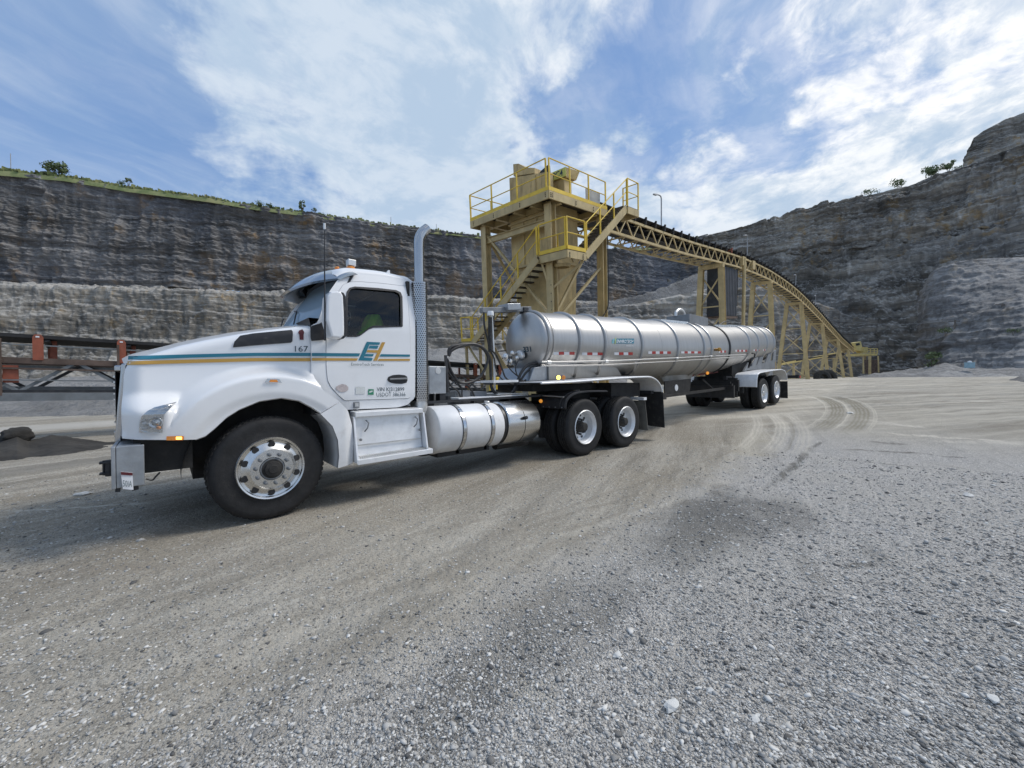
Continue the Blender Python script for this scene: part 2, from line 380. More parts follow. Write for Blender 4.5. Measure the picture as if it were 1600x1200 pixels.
# ------------------------------------------------------------------ ground
def ss(x, a, b):
    t = np.clip((x - a) / (b - a), 0, 1); return t * t * (3 - 2 * t)
def gbase(x, y):
    x = np.asarray(x, float); y = np.asarray(y, float)
    r = np.hypot(x - CAM[0], y - CAM[1])
    g = 1.36 * (1 - np.exp(-np.maximum(x - 8, 0) / 22))
    return g - .012
def grel(x, y):
    r = np.hypot(x - CAM[0], y - CAM[1])
    # coordinate along / across the haul direction
    a = .93 * x + .36 * y; b = -.36 * x + .93 * y
    under_ = np.exp(-((np.clip(np.abs(y) - 1.2, 0, 99)) / .8) ** 2) * ss(x, -2, -.5) * (1 - ss(x, 16, 18))
    amp = 1 - .8 * under_
    big = .05 * fbm(x * .22, y * .22, 0, 3) * ss(r, 3, 14)
    far = .28 * fbm(x * .09 + 5, y * .09, 0, 3) * ss(r, 22, 50) * (1 - ss(x, 30, 60) * .9)
    rut = .030 * fbm(a * .22 + 3, b * 2.4, 0, 4)
    mid = .020 * fbm(x * 2.1, y * 2.1, 0, 4)
    fine = .018 * np.abs(fbm(x * 9, y * 9, 0, 3)) * (1 - ss(r, 8, 20))
    return amp * (big + rut + mid + fine) + far
def gz(x, y): return gbase(x, y) + grel(x, y)
def G(px, py):                           # photo pixel -> point of the ground
    d = ray(px, py); t = .5
    for k in range(6000):
        p = CAM + d * t
        if p[2] < gbase(p[0], p[1]): break
        t *= 1.004
    return Vector((p[0], p[1], float(gbase(p[0], p[1]))))
az0 = math.atan2(CW[1], CW[0])
az = np.r_[np.linspace(-math.radians(62), math.radians(62), 820), np.linspace(math.radians(62), 2 * math.pi - math.radians(62), 90)[1:-1]] + az0
rr = np.exp(np.linspace(math.log(.45), math.log(420), 560))
RR, AZ = np.meshgrid(rr, az, indexing='ij')
X = CAM[0] + RR * np.cos(AZ); Y = CAM[1] + RR * np.sin(AZ); Z = gz(X, Y)
V = np.stack([X, Y, Z], -1).reshape(-1, 3); Q = gridfaces(len(rr), len(az), True)[:, ::-1]

m, t, b = material('quarry_floor')
pos = t.new('ShaderNodeTexCoord').outputs['Object']
sp = t.new('ShaderNodeSeparateXYZ'); t.put(sp.inputs[0], pos); gx, gy = sp.outputs[0], sp.outputs[1]
flat = t.scale(pos, (1, 1, 0))
vr = t.new('ShaderNodeVectorRotate', rotation_type='Z_AXIS', i_Angle=-.37); t.put(vr.inputs['Vector'], flat)
lng = t.scale(vr.outputs[0], (.12, 1.0, 1))
streak = t.noise(lng, 2.2, 8, .62)
streak2 = t.noise(t.scale(vr.outputs[0], (.3, 3.2, 1)), 2.4, 6, .65)
patch = t.noise(flat, .33, 6, .6)
patch2 = t.noise(flat, 1.4, 8, .66)
# gravelly side to the right of a line from the lower left of the view to the far right
gp1, gp2 = G(330, 1200), G(1260, 640); dn = Vector((gp2.y - gp1.y, -(gp2.x - gp1.x), 0)).normalized()
side = t.math('SUBTRACT', t.math('ADD', t.math('MULTIPLY', gx, dn.x), t.math('MULTIPLY', gy, dn.y)), dn.dot(Vector((gp1.x, gp1.y, 0))))
gm = t.smooth(t.math('ADD', side, t.math('MULTIPLY', t.math('SUBTRACT', patch2, .5), 1.6)), -.35, .55)
mud = t.mix(t.smooth(streak, .33, .68), (.205, .192, .168), (.385, .37, .338))
mud = t.mix(t.smooth(patch, .42, .66, 0, .55), mud, (.275, .247, .20))
mud = t.mix(t.smooth(streak2, .55, .78, 0, .6), mud, (.50, .485, .45))
mud = t.mix(t.smooth(streak2, .45, .25, 0, .55), mud, (.165, .155, .138))
vo = t.new('ShaderNodeTexVoronoi', feature='F1', i_Vector=flat, i_Scale=105.0)
vs2 = t.new('ShaderNodeTexVoronoi', feature='F1', i_Vector=flat, i_Scale=52.0)
hsv = t.new('ShaderNodeSeparateXYZ'); t.put(hsv.inputs[0], vo.outputs['Color'])
hsv2 = t.new('ShaderNodeSeparateXYZ'); t.put(hsv2.inputs[0], vs2.outputs['Color'])
peb = t.mix(hsv.outputs[0], (.20, .201, .207), (.56, .56, .565))
peb = t.mix(t.smooth(hsv2.outputs[0], .86, .9, 0, .7), peb, (.62, .61, .59))
peb = t.mix(t.smooth(patch2, .40, .62, 0, .5), peb, (.42, .415, .405))
peb = t.mix(t.smooth(streak, .40, .28, 0, .7), peb, (.15, .147, .142))
col = t.mix(gm, mud, peb)
col = t.mix(t.math('MULTIPLY', t.smooth(hsv.outputs[1], .55, .9, 0, .62), t.math('SUBTRACT', 1.0, gm)), col, (.085, .083, .077))
col = t.mix(t.math('MULTIPLY', t.smooth(hsv2.outputs[1], .9, .96, 0, .5), t.math('SUBTRACT', 1.0, gm)), col, (.42, .42, .40))
def stain(px, py, rx, ry, ang, amt, colr):       # a patch of differently coloured fines lying at one spot of the yard
    global col
    p = G(px, py); c_, s_ = math.cos(ang), math.sin(ang)
    dx = t.math('SUBTRACT', gx, p.x); dy = t.math('SUBTRACT', gy, p.y)
    u_ = t.math('DIVIDE', t.math('ADD', t.math('MULTIPLY', dx, c_), t.math('MULTIPLY', dy, s_)), rx)
    v_ = t.math('DIVIDE', t.math('SUBTRACT', t.math('MULTIPLY', dy, c_), t.math('MULTIPLY', dx, s_)), ry)
    d2 = t.math('SQRT', t.math('ADD', t.math('MULTIPLY', u_, u_), t.math('MULTIPLY', v_, v_)))
    d2 = t.math('ADD', d2, t.math('MULTIPLY', t.math('SUBTRACT', patch2, .5), 1.3))
    col = t.mix(t.smooth(d2, 1.15, .35, 0, amt), col, colr)
stain(1110, 815, 1.5, .55, .15, .72, (.075, .077, .075))
stain(1230, 800, .8, .35, .3, .5, (.10, .10, .095))
stain(780, 1040, 1.1, .24, .35, .65, (.07, .073, .075)); stain(930, 960, .9, .16, .3, .4, (.085, .087, .085))
stain(1345, 883, .16, .05, -.6, .7, (.08, .08, .078)); stain(1370, 870, .3, .12, .3, .35, (.12, .12, .118))
stain(830, 1090, .12, .12, 0, .6, (.46, .45, .41))
stain(1180, 690, 2.0, .5, .3, .5, (.38, .36, .31)); stain(1330, 640, 6, 1.6, .2, .45, (.36, .345, .30))
stain(150, 720, 3, .5, .4, .5, (.13, .128, .12))
stain(120, 665, 9, 1.7, .3, .6, (.42, .42, .41))
# the packed haul road behind the trailer: beige fines with long scrape marks running across it
road = t.math('MULTIPLY', t.smooth(gx, 8.5, 12.5), t.smooth(t.math('ADD', gy, t.math('MULTIPLY', patch2, 3.0)), -9.5, -6.0))
vx = t.new('ShaderNodeVectorRotate', rotation_type='Z_AXIS', i_Angle=.62); t.put(vx.inputs['Vector'], flat)
scr = t.noise(t.scale(vx.outputs[0], (.10, .9, 1)), 1.6, 8, .66)
roadc = t.mix(t.smooth(scr, .36, .62), (.27, .25, .215), (.47, .45, .40)); roadc = t.mix(t.smooth(scr, .60, .72), roadc, (.60, .585, .54))
roadc = t.mix(t.smooth(scr, .38, .27), roadc, (.19, .18, .16)); roadc = t.mix(t.smooth(patch, .5, .7, 0, .5), roadc, (.36, .36, .35))
col = t.mix(t.math('MULTIPLY', road, .88), col, roadc)
def bandmark(pa, pb, wd_, amt, colr):
    global col
    a, c = G(*pa), G(*pb); d = c - a; L = d.xy.length; ux, uy = d.x / L, d.y / L
    dx = t.math('SUBTRACT', gx, a.x); dy = t.math('SUBTRACT', gy, a.y)
    al = t.math('ADD', t.math('MULTIPLY', dx, ux), t.math('MULTIPLY', dy, uy)); ac = t.math('SUBTRACT', t.math('MULTIPLY', dy, ux), t.math('MULTIPLY', dx, uy))
    ac = t.math('ABSOLUTE', t.math('ADD', ac, t.math('MULTIPLY', t.math('SUBTRACT', patch2, .5), wd_ * 3.2)))
    e_ = t.math('MAXIMUM', t.math('SUBTRACT', al, L), t.math('MULTIPLY', al, -1.0))
    m_ = t.math('MULTIPLY', t.math('MULTIPLY', t.smooth(ac, wd_, wd_ * .2), t.smooth(streak2, .32, .56)), t.smooth(e_, L * .12, -L * .22)); col = t.mix(t.math('MULTIPLY', m_, amt), col, colr)
for a_ in (((1335, 655), (1460, 668), .30, .8, (.62, .60, .56)), ((1380, 676), (1590, 690), .16, .8, (.66, .64, .59)), ((1460, 690), (1600, 692), .22, .6, (.62, .60, .56)), ((1450, 625), (1600, 629), .25, .6, (.60, .585, .55)), ((1300, 605), (1480, 600), .5, .5, (.58, .56, .50)),
          ((1320, 702), (1445, 708), .09, .8, (.13, .125, .115)), ((1360, 690), (1420, 695), .10, .7, (.14, .135, .125)), ((1445, 708), (1510, 716), .05, .8, (.12, .12, .115)), ((1310, 718), (1440, 728), .05, .7, (.15, .15, .14)), ((1450, 722), (1560, 740), .05, .6, (.15, .15, .145)),
          ((1340, 613), (1460, 613), .16, .7, (.19, .18, .16)), ((1460, 625), (1560, 632), .10, .7, (.16, .155, .145)), ((1400, 665), (1530, 672), .08, .6, (.22, .21, .19)), ((1265, 700), (1200, 762), .10, .8, (.10, .10, .095)), ((1285, 690), (1262, 702), .06, .8, (.12, .12, .115)),
          ((0, 770), (170, 745), .10, .7, (.15, .145, .135)), ((0, 742), (160, 716), .14, .6, (.20, .195, .18)), ((0, 800), (240, 786), .05, .6, (.50, .49, .46)), ((300, 1040), (760, 900), .10, .4, (.42, .40, .36)), ((0, 1010), (420, 930), .16, .4, (.40, .385, .35)), ((100, 1120), (900, 930), .12, .35, (.20, .18, .15)), ((0, 900), (560, 870), .14, .35, (.19, .17, .145)),
          ((560, 1180), (1010, 940), .12, .4, (.13, .13, .128)), ((860, 1010), (1120, 850), .10, .4, (.14, .14, .135)), ((700, 900), (1180, 740), .12, .35, (.46, .445, .41)), ((480, 960), (1060, 800), .10, .35, (.19, .175, .15))): bandmark(*a_)
for a_ in (((240, 1000), (1010, 770), .05, .5, (.15, .138, .118)), ((330, 1010), (1030, 785), .05, .5, (.15, .138, .118)), ((60, 985), (840, 790), .05, .45, (.16, .148, .125)), ((420, 1150), (900, 960), .035, .6, (.09, .09, .088)), ((500, 1175), (960, 965), .035, .6, (.09, .09, .088)), ((580, 1190), (1010, 985), .03, .6, (.10, .10, .098)), ((640, 880), (1160, 700), .05, .5, (.18, .165, .14))): bandmark(*a_)
def arcmark(p1, p2, p3, wd_, amt, colr, off=0.):
    global col
    a, b_, c = [np.array(G(*p)[:2]) for p in (p1, p2, p3)]
    A_ = 2 * np.array([b_ - a, c - a]); r_ = np.array([b_ @ b_ - a @ a, c @ c - a @ a]); o_ = np.linalg.solve(A_, r_); R_ = np.linalg.norm(a - o_) + off
    dx = t.math('SUBTRACT', gx, float(o_[0])); dy = t.math('SUBTRACT', gy, float(o_[1])); dist = t.math('SQRT', t.math('ADD', t.math('MULTIPLY', dx, dx), t.math('MULTIPLY', dy, dy)))
    mid_ = (a + b_ + c) / 3; ext = max(np.linalg.norm(a - mid_), np.linalg.norm(c - mid_)); ddx = t.math('SUBTRACT', gx, float(mid_[0])); ddy = t.math('SUBTRACT', gy, float(mid_[1]))
    near = t.smooth(t.math('SQRT', t.math('ADD', t.math('MULTIPLY', ddx, ddx), t.math('MULTIPLY', ddy, ddy))), ext * 1.25, ext * .9)
    dist = t.math('ADD', dist, t.math('MULTIPLY', patch2, .12)); band_ = t.smooth(t.math('ABSOLUTE', t.math('SUBTRACT', dist, R_)), wd_, wd_ * .6)
    rib = t.smooth(t.math('SINE', t.math('MULTIPLY', dist, 70.0)), -.6, .6, .5, 1)
    col = t.mix(t.math('MULTIPLY', t.math('MULTIPLY', band_, near), t.math('MULTIPLY', rib, amt)), col, colr)
for o_, w_, a_, c_ in ((0, .20, .8, (.23, .215, .17)), (.26, .05, .7, (.62, .60, .54)), (.55, .20, .8, (.23, .215, .17)), (.82, .05, .6, (.60, .58, .52)), (-.27, .05, .6, (.60, .58, .52))): arcmark((1283, 621), (1313, 642), (1302, 660), w_, a_, c_, o_)
for o_, w_, a_, c_ in ((0, .18, .5, (.56, .54, .49)), (.45, .16, .5, (.57, .55, .50)), (.22, .05, .5, (.24, .225, .19)), (-.5, .14, .4, (.55, .53, .48))): arcmark((1212, 650), (1226, 672), (1214, 700), w_, a_, c_, o_)
dbig = t.noise(flat, .11, 5, .6)
col = t.mix(t.smooth(dbig, .5, .72, 0, .35), col, (.42, .405, .37))
col = t.scale(col, (1.24, 1.205, 1.14))
t.put(b.inputs['Base Color'], col); b.inputs['Roughness'].default_value = .92; b.inputs['Specular IOR Level'].default_value = .25
hgt = t.math('ADD', t.math('MULTIPLY', t.math('SUBTRACT', 1.0, vo.outputs['Distance']), t.math('ADD', t.math('MULTIPLY', gm, .8), .25)), t.math('MULTIPLY', t.noise(flat, 26, 6, .7), 1.6))
hgt = t.math('ADD', hgt, t.math('MULTIPLY', streak2, 1.2))
bn = t.new('ShaderNodeBump', i_Strength=.85, i_Distance=.02, i_Height=hgt); t.l.new(bn.outputs[0], b.inputs['Normal'])
ground = npmesh('ground', V, Q, m); ground['kind'] = 'structure'

# ------------------------------------------------------------------ rock
def rockmat(name, dark, mid_, light, brown, brownamt, scale=1., layer=1., dusty=.5, blue=.0, rustz=None, blot=.35):
    m, t, b = material(name)
    pos = t.new('ShaderNodeTexCoord').outputs['Object']
    wv = t.scale(t.vmath('SUBTRACT', t.new('ShaderNodeTexNoise', i_Vector=pos, i_Scale=.06, i_Detail=4.0).outputs[1], (.5, .5, .5)), (0, 0, 5))
    p1 = t.vmath('ADD', pos, wv)
    lay = t.noise(t.scale(p1, (.06, .06, .85 * layer)), 1.0 * scale, 8, .68)
    lay2 = t.noise(t.scale(p1, (.18, .18, 2.6 * layer)), 1.0 * scale, 6, .7)
    big = t.noise(pos, .045 * scale, 5, .6); mid2 = t.noise(pos, .30 * scale, 8, .68)
    vert = t.noise(t.scale(pos, (.5, .5, .045)), 1.0 * scale, 6, .65)
    c = t.mix(t.smooth(lay, .36, .64), dark, mid_)
    c = t.mix(t.smooth(lay2, .56, .74, 0, .75), c, light)
    c = t.mix(t.smooth(lay2, .42, .28, 0, .7), c, tuple(q * .45 for q in dark))
    c = t.mix(t.math('MULTIPLY', t.smooth(vert, .5, .74), t.smooth(big, .40, .62, .1, .8)), c, light)
    c = t.mix(t.math('MULTIPLY', t.smooth(vert, .46, .28), .6), c, tuple(q * .55 for q in dark))
    c = t.mix(t.math('MULTIPLY', t.smooth(mid2, .50, .66), t.smooth(t.noise(pos, .085, 3, .5), .46, .62, 0, brownamt)), c, brown)
    if blue: c = t.mix(t.smooth(t.noise(pos, .05, 2, .5), .45, .65, 0, blue), c, (.11, .125, .16))
    if rustz:                            # rusty seepage below one bedding plane
        zz_ = t.new('ShaderNodeSeparateXYZ'); t.put(zz_.inputs[0], p1); zb = t.math('MULTIPLY', t.smooth(zz_.outputs[2], rustz[0], rustz[0] + 3), t.smooth(zz_.outputs[2], rustz[1], rustz[1] - 3))
        seep = t.noise(t.scale(pos, (.16, .16, .05)), 1.0, 6, .62); c = t.mix(t.math('MULTIPLY', zb, t.smooth(seep, .50, .62, 0, .6)), c, (.235, .165, .10))
        drip = t.noise(t.scale(pos, (.9, .9, .03)), 1.0, 4, .6); zb2 = t.smooth(zz_.outputs[2], rustz[0], rustz[0] - 8); c = t.mix(t.math('MULTIPLY', zb2, t.smooth(drip, .60, .68, 0, .55)), c, (.50, .49, .46))
    mot = t.smooth(t.noise(t.scale(pos, (.05, .05, .09)), 1.0, 6, .62), .34, .66, 1 - blot, 1 + blot)
    c = t.scale(c, t.new('ShaderNodeCombineXYZ', i_0=mot, i_1=mot, i_2=mot).outputs[0])
    ge = t.new('ShaderNodeNewGeometry'); sp = t.new('ShaderNodeSeparateXYZ'); t.put(sp.inputs[0], ge.outputs['True Normal'])
    up = t.smooth(sp.outputs[2], .35, .8, 0, dusty)
    c = t.mix(up, c, tuple(min(1, q * 1.1) for q in light))
    t.put(b.inputs['Base Color'], c); b.inputs['Roughness'].default_value = .92; b.inputs['Specular IOR Level'].default_value = .2
    bh = t.math('ADD', t.math('MULTIPLY', lay2, 1.), t.math('MULTIPLY', mid2, .8))
    bn = t.new('ShaderNodeBump', i_Strength=.9, i_Distance=.55, i_Height=bh); t.l.new(bn.outputs[0], b.inputs['Normal'])
    return m
rock_up = rockmat('upper_limestone_face', (.105, .103, .104), (.205, .20, .196), (.37, .36, .345), (.29, .19, .095), .9, rustz=(24, 34), blot=.4, blue=.45, dusty=.35)
rock_low = rockmat('lower_limestone_face', (.18, .172, .155), (.315, .302, .275), (.51, .495, .465), (.31, .235, .14), .85, scale=1.7, blot=.4)
rock_r = rockmat('right_limestone_face', (.15, .138, .122), (.29, .27, .235), (.52, .50, .465), (.30, .22, .125), 1., blot=.5, scale=1.2, blue=.12, dusty=.35)
rock_b = rockmat('near_bench_rock', (.20, .198, .197), (.33, .325, .32), (.50, .495, .48), (.30, .24, .16), .6, scale=2.2, dusty=.15)
scree = rockmat('grey_scree', (.19, .187, .182), (.28, .277, .27), (.42, .415, .405), (.27, .24, .20), .3, scale=5, layer=.15, dusty=.15)

def cliff(name, lines, mat, nu, nv, amp=1., ledge=1., seed=0, scale=1., pscale=1., sm_=9):
    """lines: rows from top to bottom, each [(pixel x, distance, pixel y), ...] measured along the face."""
    cols = np.linspace(max(l[0][0] for l in lines), min(l[-1][0] for l in lines), nu)
    rows = []
    for l in lines:
        a = np.array(l, float); zz = np.interp(cols, a[:, 0], a[:, 1]); yy = np.interp(cols, a[:, 0], a[:, 2])
        # soften the kinks of the traced line
        k = np.ones(sm_) / sm_; yy = np.convolve(np.pad(yy, sm_ // 2, 'edge'), k, 'valid'); zz = np.convolve(np.pad(zz, sm_ // 2, 'edge'), k, 'valid')
        rows.append(np.array([CAM + z_ * ray(c_, y_) for c_, z_, y_ in zip(cols, zz, yy)]))
    rows = np.array(rows); L = len(rows); per = nv // (L - 1); P = []
    for i in range(L - 1):
        tt = np.linspace(0, 1, per, endpoint=(i == L - 2))[:, None, None]; P.append(rows[i][None] * (1 - tt) + rows[i + 1][None] * tt)
    P = np.concatenate(P, 0); n = P.shape[0]
    du = np.gradient(P, axis=1); dv = np.gradient(P, axis=0); N = np.cross(du, dv); N /= np.linalg.norm(N, axis=2)[..., None] + 1e-9
    tocam = CAM - P; N *= np.sign((N * tocam).sum(2))[..., None]
    x, y, z = P[..., 0], P[..., 1], P[..., 2]; s_ = np.cumsum(np.linalg.norm(du, axis=2), 1)
    zz = z + 1.6 * fbm(x * .03 + seed, y * .03, 0, 3)
    led = np.zeros_like(z)
    for k, (fq, am) in enumerate(((.22, 1.1), (.6, .6), (1.5, .32))):
        q = zz * fq * scale + k * 7.3; c0 = np.floor(q); fr = q - c0
        h0 = perlin(c0 * 3.17 + .5, s_ * .012 + .3 * k, seed + .37); h1 = perlin((c0 + 1) * 3.17 + .5, s_ * .012 + .3 * k, seed + .37)
        st = ss(fr, .35, .65); led += am * (h0 * (1 - st) + h1 * st) * 1.3
    blk = np.abs(fbm(x * .16 * pscale, y * .16 * pscale, z * .10, 4)) * 2.2 + 2.6 * np.abs(fbm(x * .045, y * .045, z * .03, 3))
    vj = fbm(x * .35 * pscale + 9, y * .35 * pscale, z * .05 + seed, 4) * .9
    sm = fbm(x * 1.1, y * 1.1, z * 1.6, 3) * .42
    dsp = amp * (ledge * led + blk + vj + sm)
    fade = np.ones(n); fade[:4] = np.linspace(.25, 1, 4)
    P = P + N * (dsp * fade[:, None])[..., None]
    o = npmesh(name, P.reshape(-1, 3), gridfaces(n, nu), mat); o['kind'] = 'structure'; return o, rows

topL = [(-520, 66, 175), (-200, 73, 240), (0, 82, 268), (100, 86, 277), (200, 90, 294), (330, 95, 311), (400, 99, 323), (480, 103, 333), (600, 111, 351), (700, 118, 363), (750, 122, 369), (850, 131, 380), (950, 142, 390), (1040, 152, 385), (1106, 150, 365)]
cliff('cliff_upper_left', [topL,
      [(p, z - 1.5, 445 if p <= 0 else (445 + p * .031)) for p, z, y in topL]], rock_up, 1100, 190, 1.0)
bin_ = [(p, z - 1.0, 444.5 if p <= 0 else (444.5 + p * .031)) for p, z, y in topL]
bout = [(p, z - 9, 449 if p <= 0 else (449 + p * .028)) for p, z, y in topL]
foot = [(p, z - 14, 606) for p, z, y in topL]
cliff('cliff_lower_left', [bin_, bout, [(p, z - 11, 530) for p, z, y in topL], foot], rock_low, 1100, 150, .55, seed=3, scale=1.6, pscale=1.7)
topR = [(1040, 158, 386), (1106, 150, 367), (1197, 147, 348), (1242, 143, 333), (1314, 137, 315), (1372, 131, 302), (1424, 126, 289), (1454, 122, 277), (1506, 116, 261), (1560, 111, 240), (1600, 107, 225), (1750, 96, 170), (2100, 82, 60)]
cliff('cliff_upper_right', [topR, [(1040, 156, 425), (1200, 144, 408), (1314, 134, 400), (1450, 118, 382), (1600, 104, 352), (1750, 92, 320), (2100, 78, 260)],
      [(1040, 150, 470), (1200, 136, 455), (1314, 126, 440), (1450, 108, 430), (1600, 96, 400), (1750, 86, 380), (2100, 74, 340)],
      [(1040, 140, 600), (1200, 120, 600), (1400, 100, 600), (1600, 88, 600), (2100, 68, 610)]], rock_r, 820, 260, 1.7, ledge=1.3, seed=8)
cliff('cliff_crag_right', [[(1503, 128, 262), (1508, 128, 246), (1515, 127, 230), (1521, 127, 216), (1536, 126, 205), (1567, 124, 189), (1600, 122, 176), (1700, 116, 140), (1800, 112, 110)],
      [(1503, 126, 268), (1700, 112, 215), (1800, 109, 190)]], rock_r, 420, 70, .9, ledge=1.3, seed=12, sm_=1)
cliff('rock_terrace_right', [[(1436, 95, 470), (1442, 82, 448), (1455, 79, 424), (1482, 77, 411), (1530, 76, 405), (1600, 74, 402), (2100, 62, 370)],
      [(1436, 84, 520), (1445, 74, 505), (1480, 69, 500), (1530, 64, 492), (1600, 60, 470), (2100, 50, 470)],
      [(1436, 80, 590), (1480, 60, 585), (1600, 50, 588), (2100, 42, 600)]], rock_b, 420, 130, .36, ledge=1.7, seed=17, scale=2.4, pscale=2.2)
# back sides so that the rims carry ground behind them
def rim_back(name, line, mat, back=60, rise=0.):
    pts = [CAM + z_ * ray(c_, y_) for c_, z_, y_ in line]; cols = []
    for p in pts:
        d = p - CAM; d[2] = 0; d /= np.linalg.norm(d); cols.append([p + d * .2 - np.array([0, 0, .3]), p + d * back * .3 + np.array([0, 0, rise]), p + d * back + np.array([0, 0, rise - 1])])
    A = np.array([resample([c[k] for c in cols], 200) for k in range(3)])
    A[1:, :, 2] += .4 * fbm(A[1:, :, 0] * .2, A[1:, :, 1] * .2, 0, 3)
    o = npmesh(name, A.reshape(-1, 3), gridfaces(3, 200), mat); o['kind'] = 'structure'; return o
rim_back('plateau_right', topR, rock_r, 50, -1.2)

# grassy edge on top of the left wall
grassm, t, b = material('dry_green_grass')
pos = t.new('ShaderNodeTexCoord').outputs['Object']
c = t.mix(t.smooth(t.noise(pos, .5, 6, .65), .35, .65), (.115, .15, .055), (.22, .235, .105))
c = t.mix(t.smooth(t.noise(pos, .12, 4, .6), .52, .7, 0, .6), c, (.33, .28, .15))
t.put(b.inputs['Base Color'], c); b.inputs['Roughness'].default_value = .95
ln = [(p, z, y) for p, z, y in topL if p <= 1106]
A = []
cols = np.linspace(-500, 1090, 900)
la = np.array(ln, float); ty = np.interp(cols, la[:, 0], la[:, 2]); tz = np.interp(cols, la[:, 0], la[:, 1])
for k, (dd_, hh_) in enumerate(((-1.2, -1.2), (-.6, .35), (1.2, 1.1), (4., 1.75), (8, 2.3), (22, 2.0), (60, .5))):
    row = []
    for c_, y_, z_ in zip(cols, ty, tz):
        p = CAM + z_ * ray(c_, y_ + 2.5); d = p - CAM; d[2] = 0; d /= np.linalg.norm(d); row.append(p + d * dd_ + np.array([0, 0, hh_ * (.75 if c_ < 700 else .55)]))
    A.append(row)
A = np.array(A); A[..., 2] += .28 * fbm(A[..., 0] * .35, A[..., 1] * .35, 0, 4) * np.array([.2, .8, 1, 1, 1, 1, 1])[:, None]
go = npmesh('grassy_rim', A.reshape(-1, 3), gridfaces(7, 900), grassm); go['kind'] = 'structure'
rng = np.random.default_rng(5)
V = []; Q = []
for k in range(5200):                   # tufts along the rim
    i = rng.integers(0, 900); j = rng.uniform(1, 4.4); a0 = A[int(j), i]; a1 = A[int(j) + 1, i]; p = a0 + (a1 - a0) * (j % 1)
    s_ = rng.uniform(.25, .75) * (1.6 if rng.random() < .06 else 1); an = rng.uniform(0, 3.14); dx_, dy_ = math.cos(an) * s_ * .5, math.sin(an) * s_ * .5
    o_ = len(V); V += [(p[0] - dx_, p[1] - dy_, p[2] - .1), (p[0] + dx_, p[1] + dy_, p[2] - .1), (p[0] + dx_ * rng.uniform(.2, 1.2), p[1] + dy_, p[2] + s_), (p[0] - dx_ * rng.uniform(.2, 1.2), p[1] - dy_, p[2] + s_ * rng.uniform(.5, 1))]
    Q.append((o_, o_ + 1, o_ + 2, o_ + 3))
gt = npmesh('rim_grass', V, Q, grassm, False); gt['kind'] = 'stuff'; gt['label'] = 'rough green grass along the top of the left quarry wall'

# bushes and small trees on the rims
leafm, t, b = material('rim_foliage'); pos = t.new('ShaderNodeTexCoord').outputs['Object']
c = t.mix(t.smooth(t.noise(pos, 1.4, 4, .6), .35, .65), (.07, .11, .045), (.17, .21, .10)); t.put(b.inputs['Base Color'], c); b.inputs['Roughness'].default_value = .8
barkm = M('grey_bark', (.12, .10, .085), .9, 0, .2, 5)
def bush(name, px, py, Zd, hpx, wpx, label, cat, loose=1., seed=0, n=520, group=None):
    rg = np.random.default_rng(seed + 31); base = PZ(px, py, Zd); H = hpx / F * Zd; Wd = wpx / F * Zd
    r = thing(name, label, cat, base, group)
    tb = MB(); nl = 5
    for k in range(nl):
        a_ = k * 2.4 + seed; tip = Vector((math.cos(a_) * Wd * .3, math.sin(a_) * Wd * .3, H * rg.uniform(.55, .85)))
        tb.tube([base - Vector((0, 0, .4)), base + tip * .45 + Vector((0, 0, H * .06)), base + tip], [.035 * H * .6, .02 * H * .6, .006 * H], 5)
    build('trunk', tb, barkm, r)
    lob = [(rg.uniform(-.34, .34) * Wd, rg.uniform(-.34, .34) * Wd, H * rg.uniform(.35, .82), rg.uniform(.14, .26) * Wd) for _ in range(int(7 * loose) + 3)]
    mb = MB()
    for k in range(n):
        cx, cy, cz, cr = lob[rg.integers(len(lob))]; d = rg.normal(size=3); d /= np.linalg.norm(d); rad = cr * rg.uniform(.45, 1.15) ** .6
        c_ = np.array([cx, cy, cz]) + d * rad * np.array([1, 1, .8]); s_ = .03 * (H + Wd) * rg.uniform(.5, 1.2)
        a = rg.normal(size=3); a /= np.linalg.norm(a); bb = np.cross(a, d); bb /= np.linalg.norm(bb) + 1e-6
        P_ = [Vector(c_ + (a * i + bb * j) * s_) + base for i, j in ((-1, -.6), (1, -.5), (.7, .8), (-.6, .6))]; mb.add(P_, [(0, 1, 2, 3)])
    build('crown', mb, leafm, r, recalc=False)
    return r
bush('shrub', 85, 276, 86, 24, 30, 'largest loose shrub on the grassy rim at the far left of the wall', 'shrub', 1.3, 1, 700)
bush('shrub', 190, 291, 90, 9, 11, 'small dark bush just left of the little fir on the left rim', 'shrub', 1, 2, 260)
bush('small_tree', 201, 292, 90, 15, 9, 'small dark conical tree on the left rim between two shrubs', 'tree', .6, 3, 320)
bush('shrub', 407, 325, 99, 11, 13, 'twiggy bush on the rim above the hood of the truck', 'shrub', 1, 4, 260)
bush('shrub', 421, 327, 100, 9, 12, 'low bush directly right of the twiggy one above the hood', 'shrub', 1, 5, 220)
bush('small_tree', 473, 333, 103, 22, 11, 'slender small tree standing alone on the rim left of the antenna tip', 'tree', .8, 6, 380)
bush('shrub', 492, 333, 104, 9, 10, 'round little bush just right of the slender rim tree', 'shrub', .8, 7, 200)
bush('shrub', 285, 305, 93, 5, 9, 'very low bush on the rim between the fir and the twiggy bush', 'shrub', .8, 8, 150)
bush('shrub', 633, 356, 113, 5, 8, 'low bush on the rim left of the exhaust tip', 'shrub', .8, 9, 130)
bush('shrub', 723, 370, 120, 9, 7, 'small dark bush on the rim left of the yellow tower', 'shrub', .8, 10, 150)
bush('shrub', 1458, 277, 124, 17, 26, 'broad green bush on the right rim below the crag', 'shrub', 1, 11, 520)
bush('shrub', 1482, 268, 122, 16, 20, 'dark round bush on the right rim nearest the crag', 'shrub', 1, 12, 460)
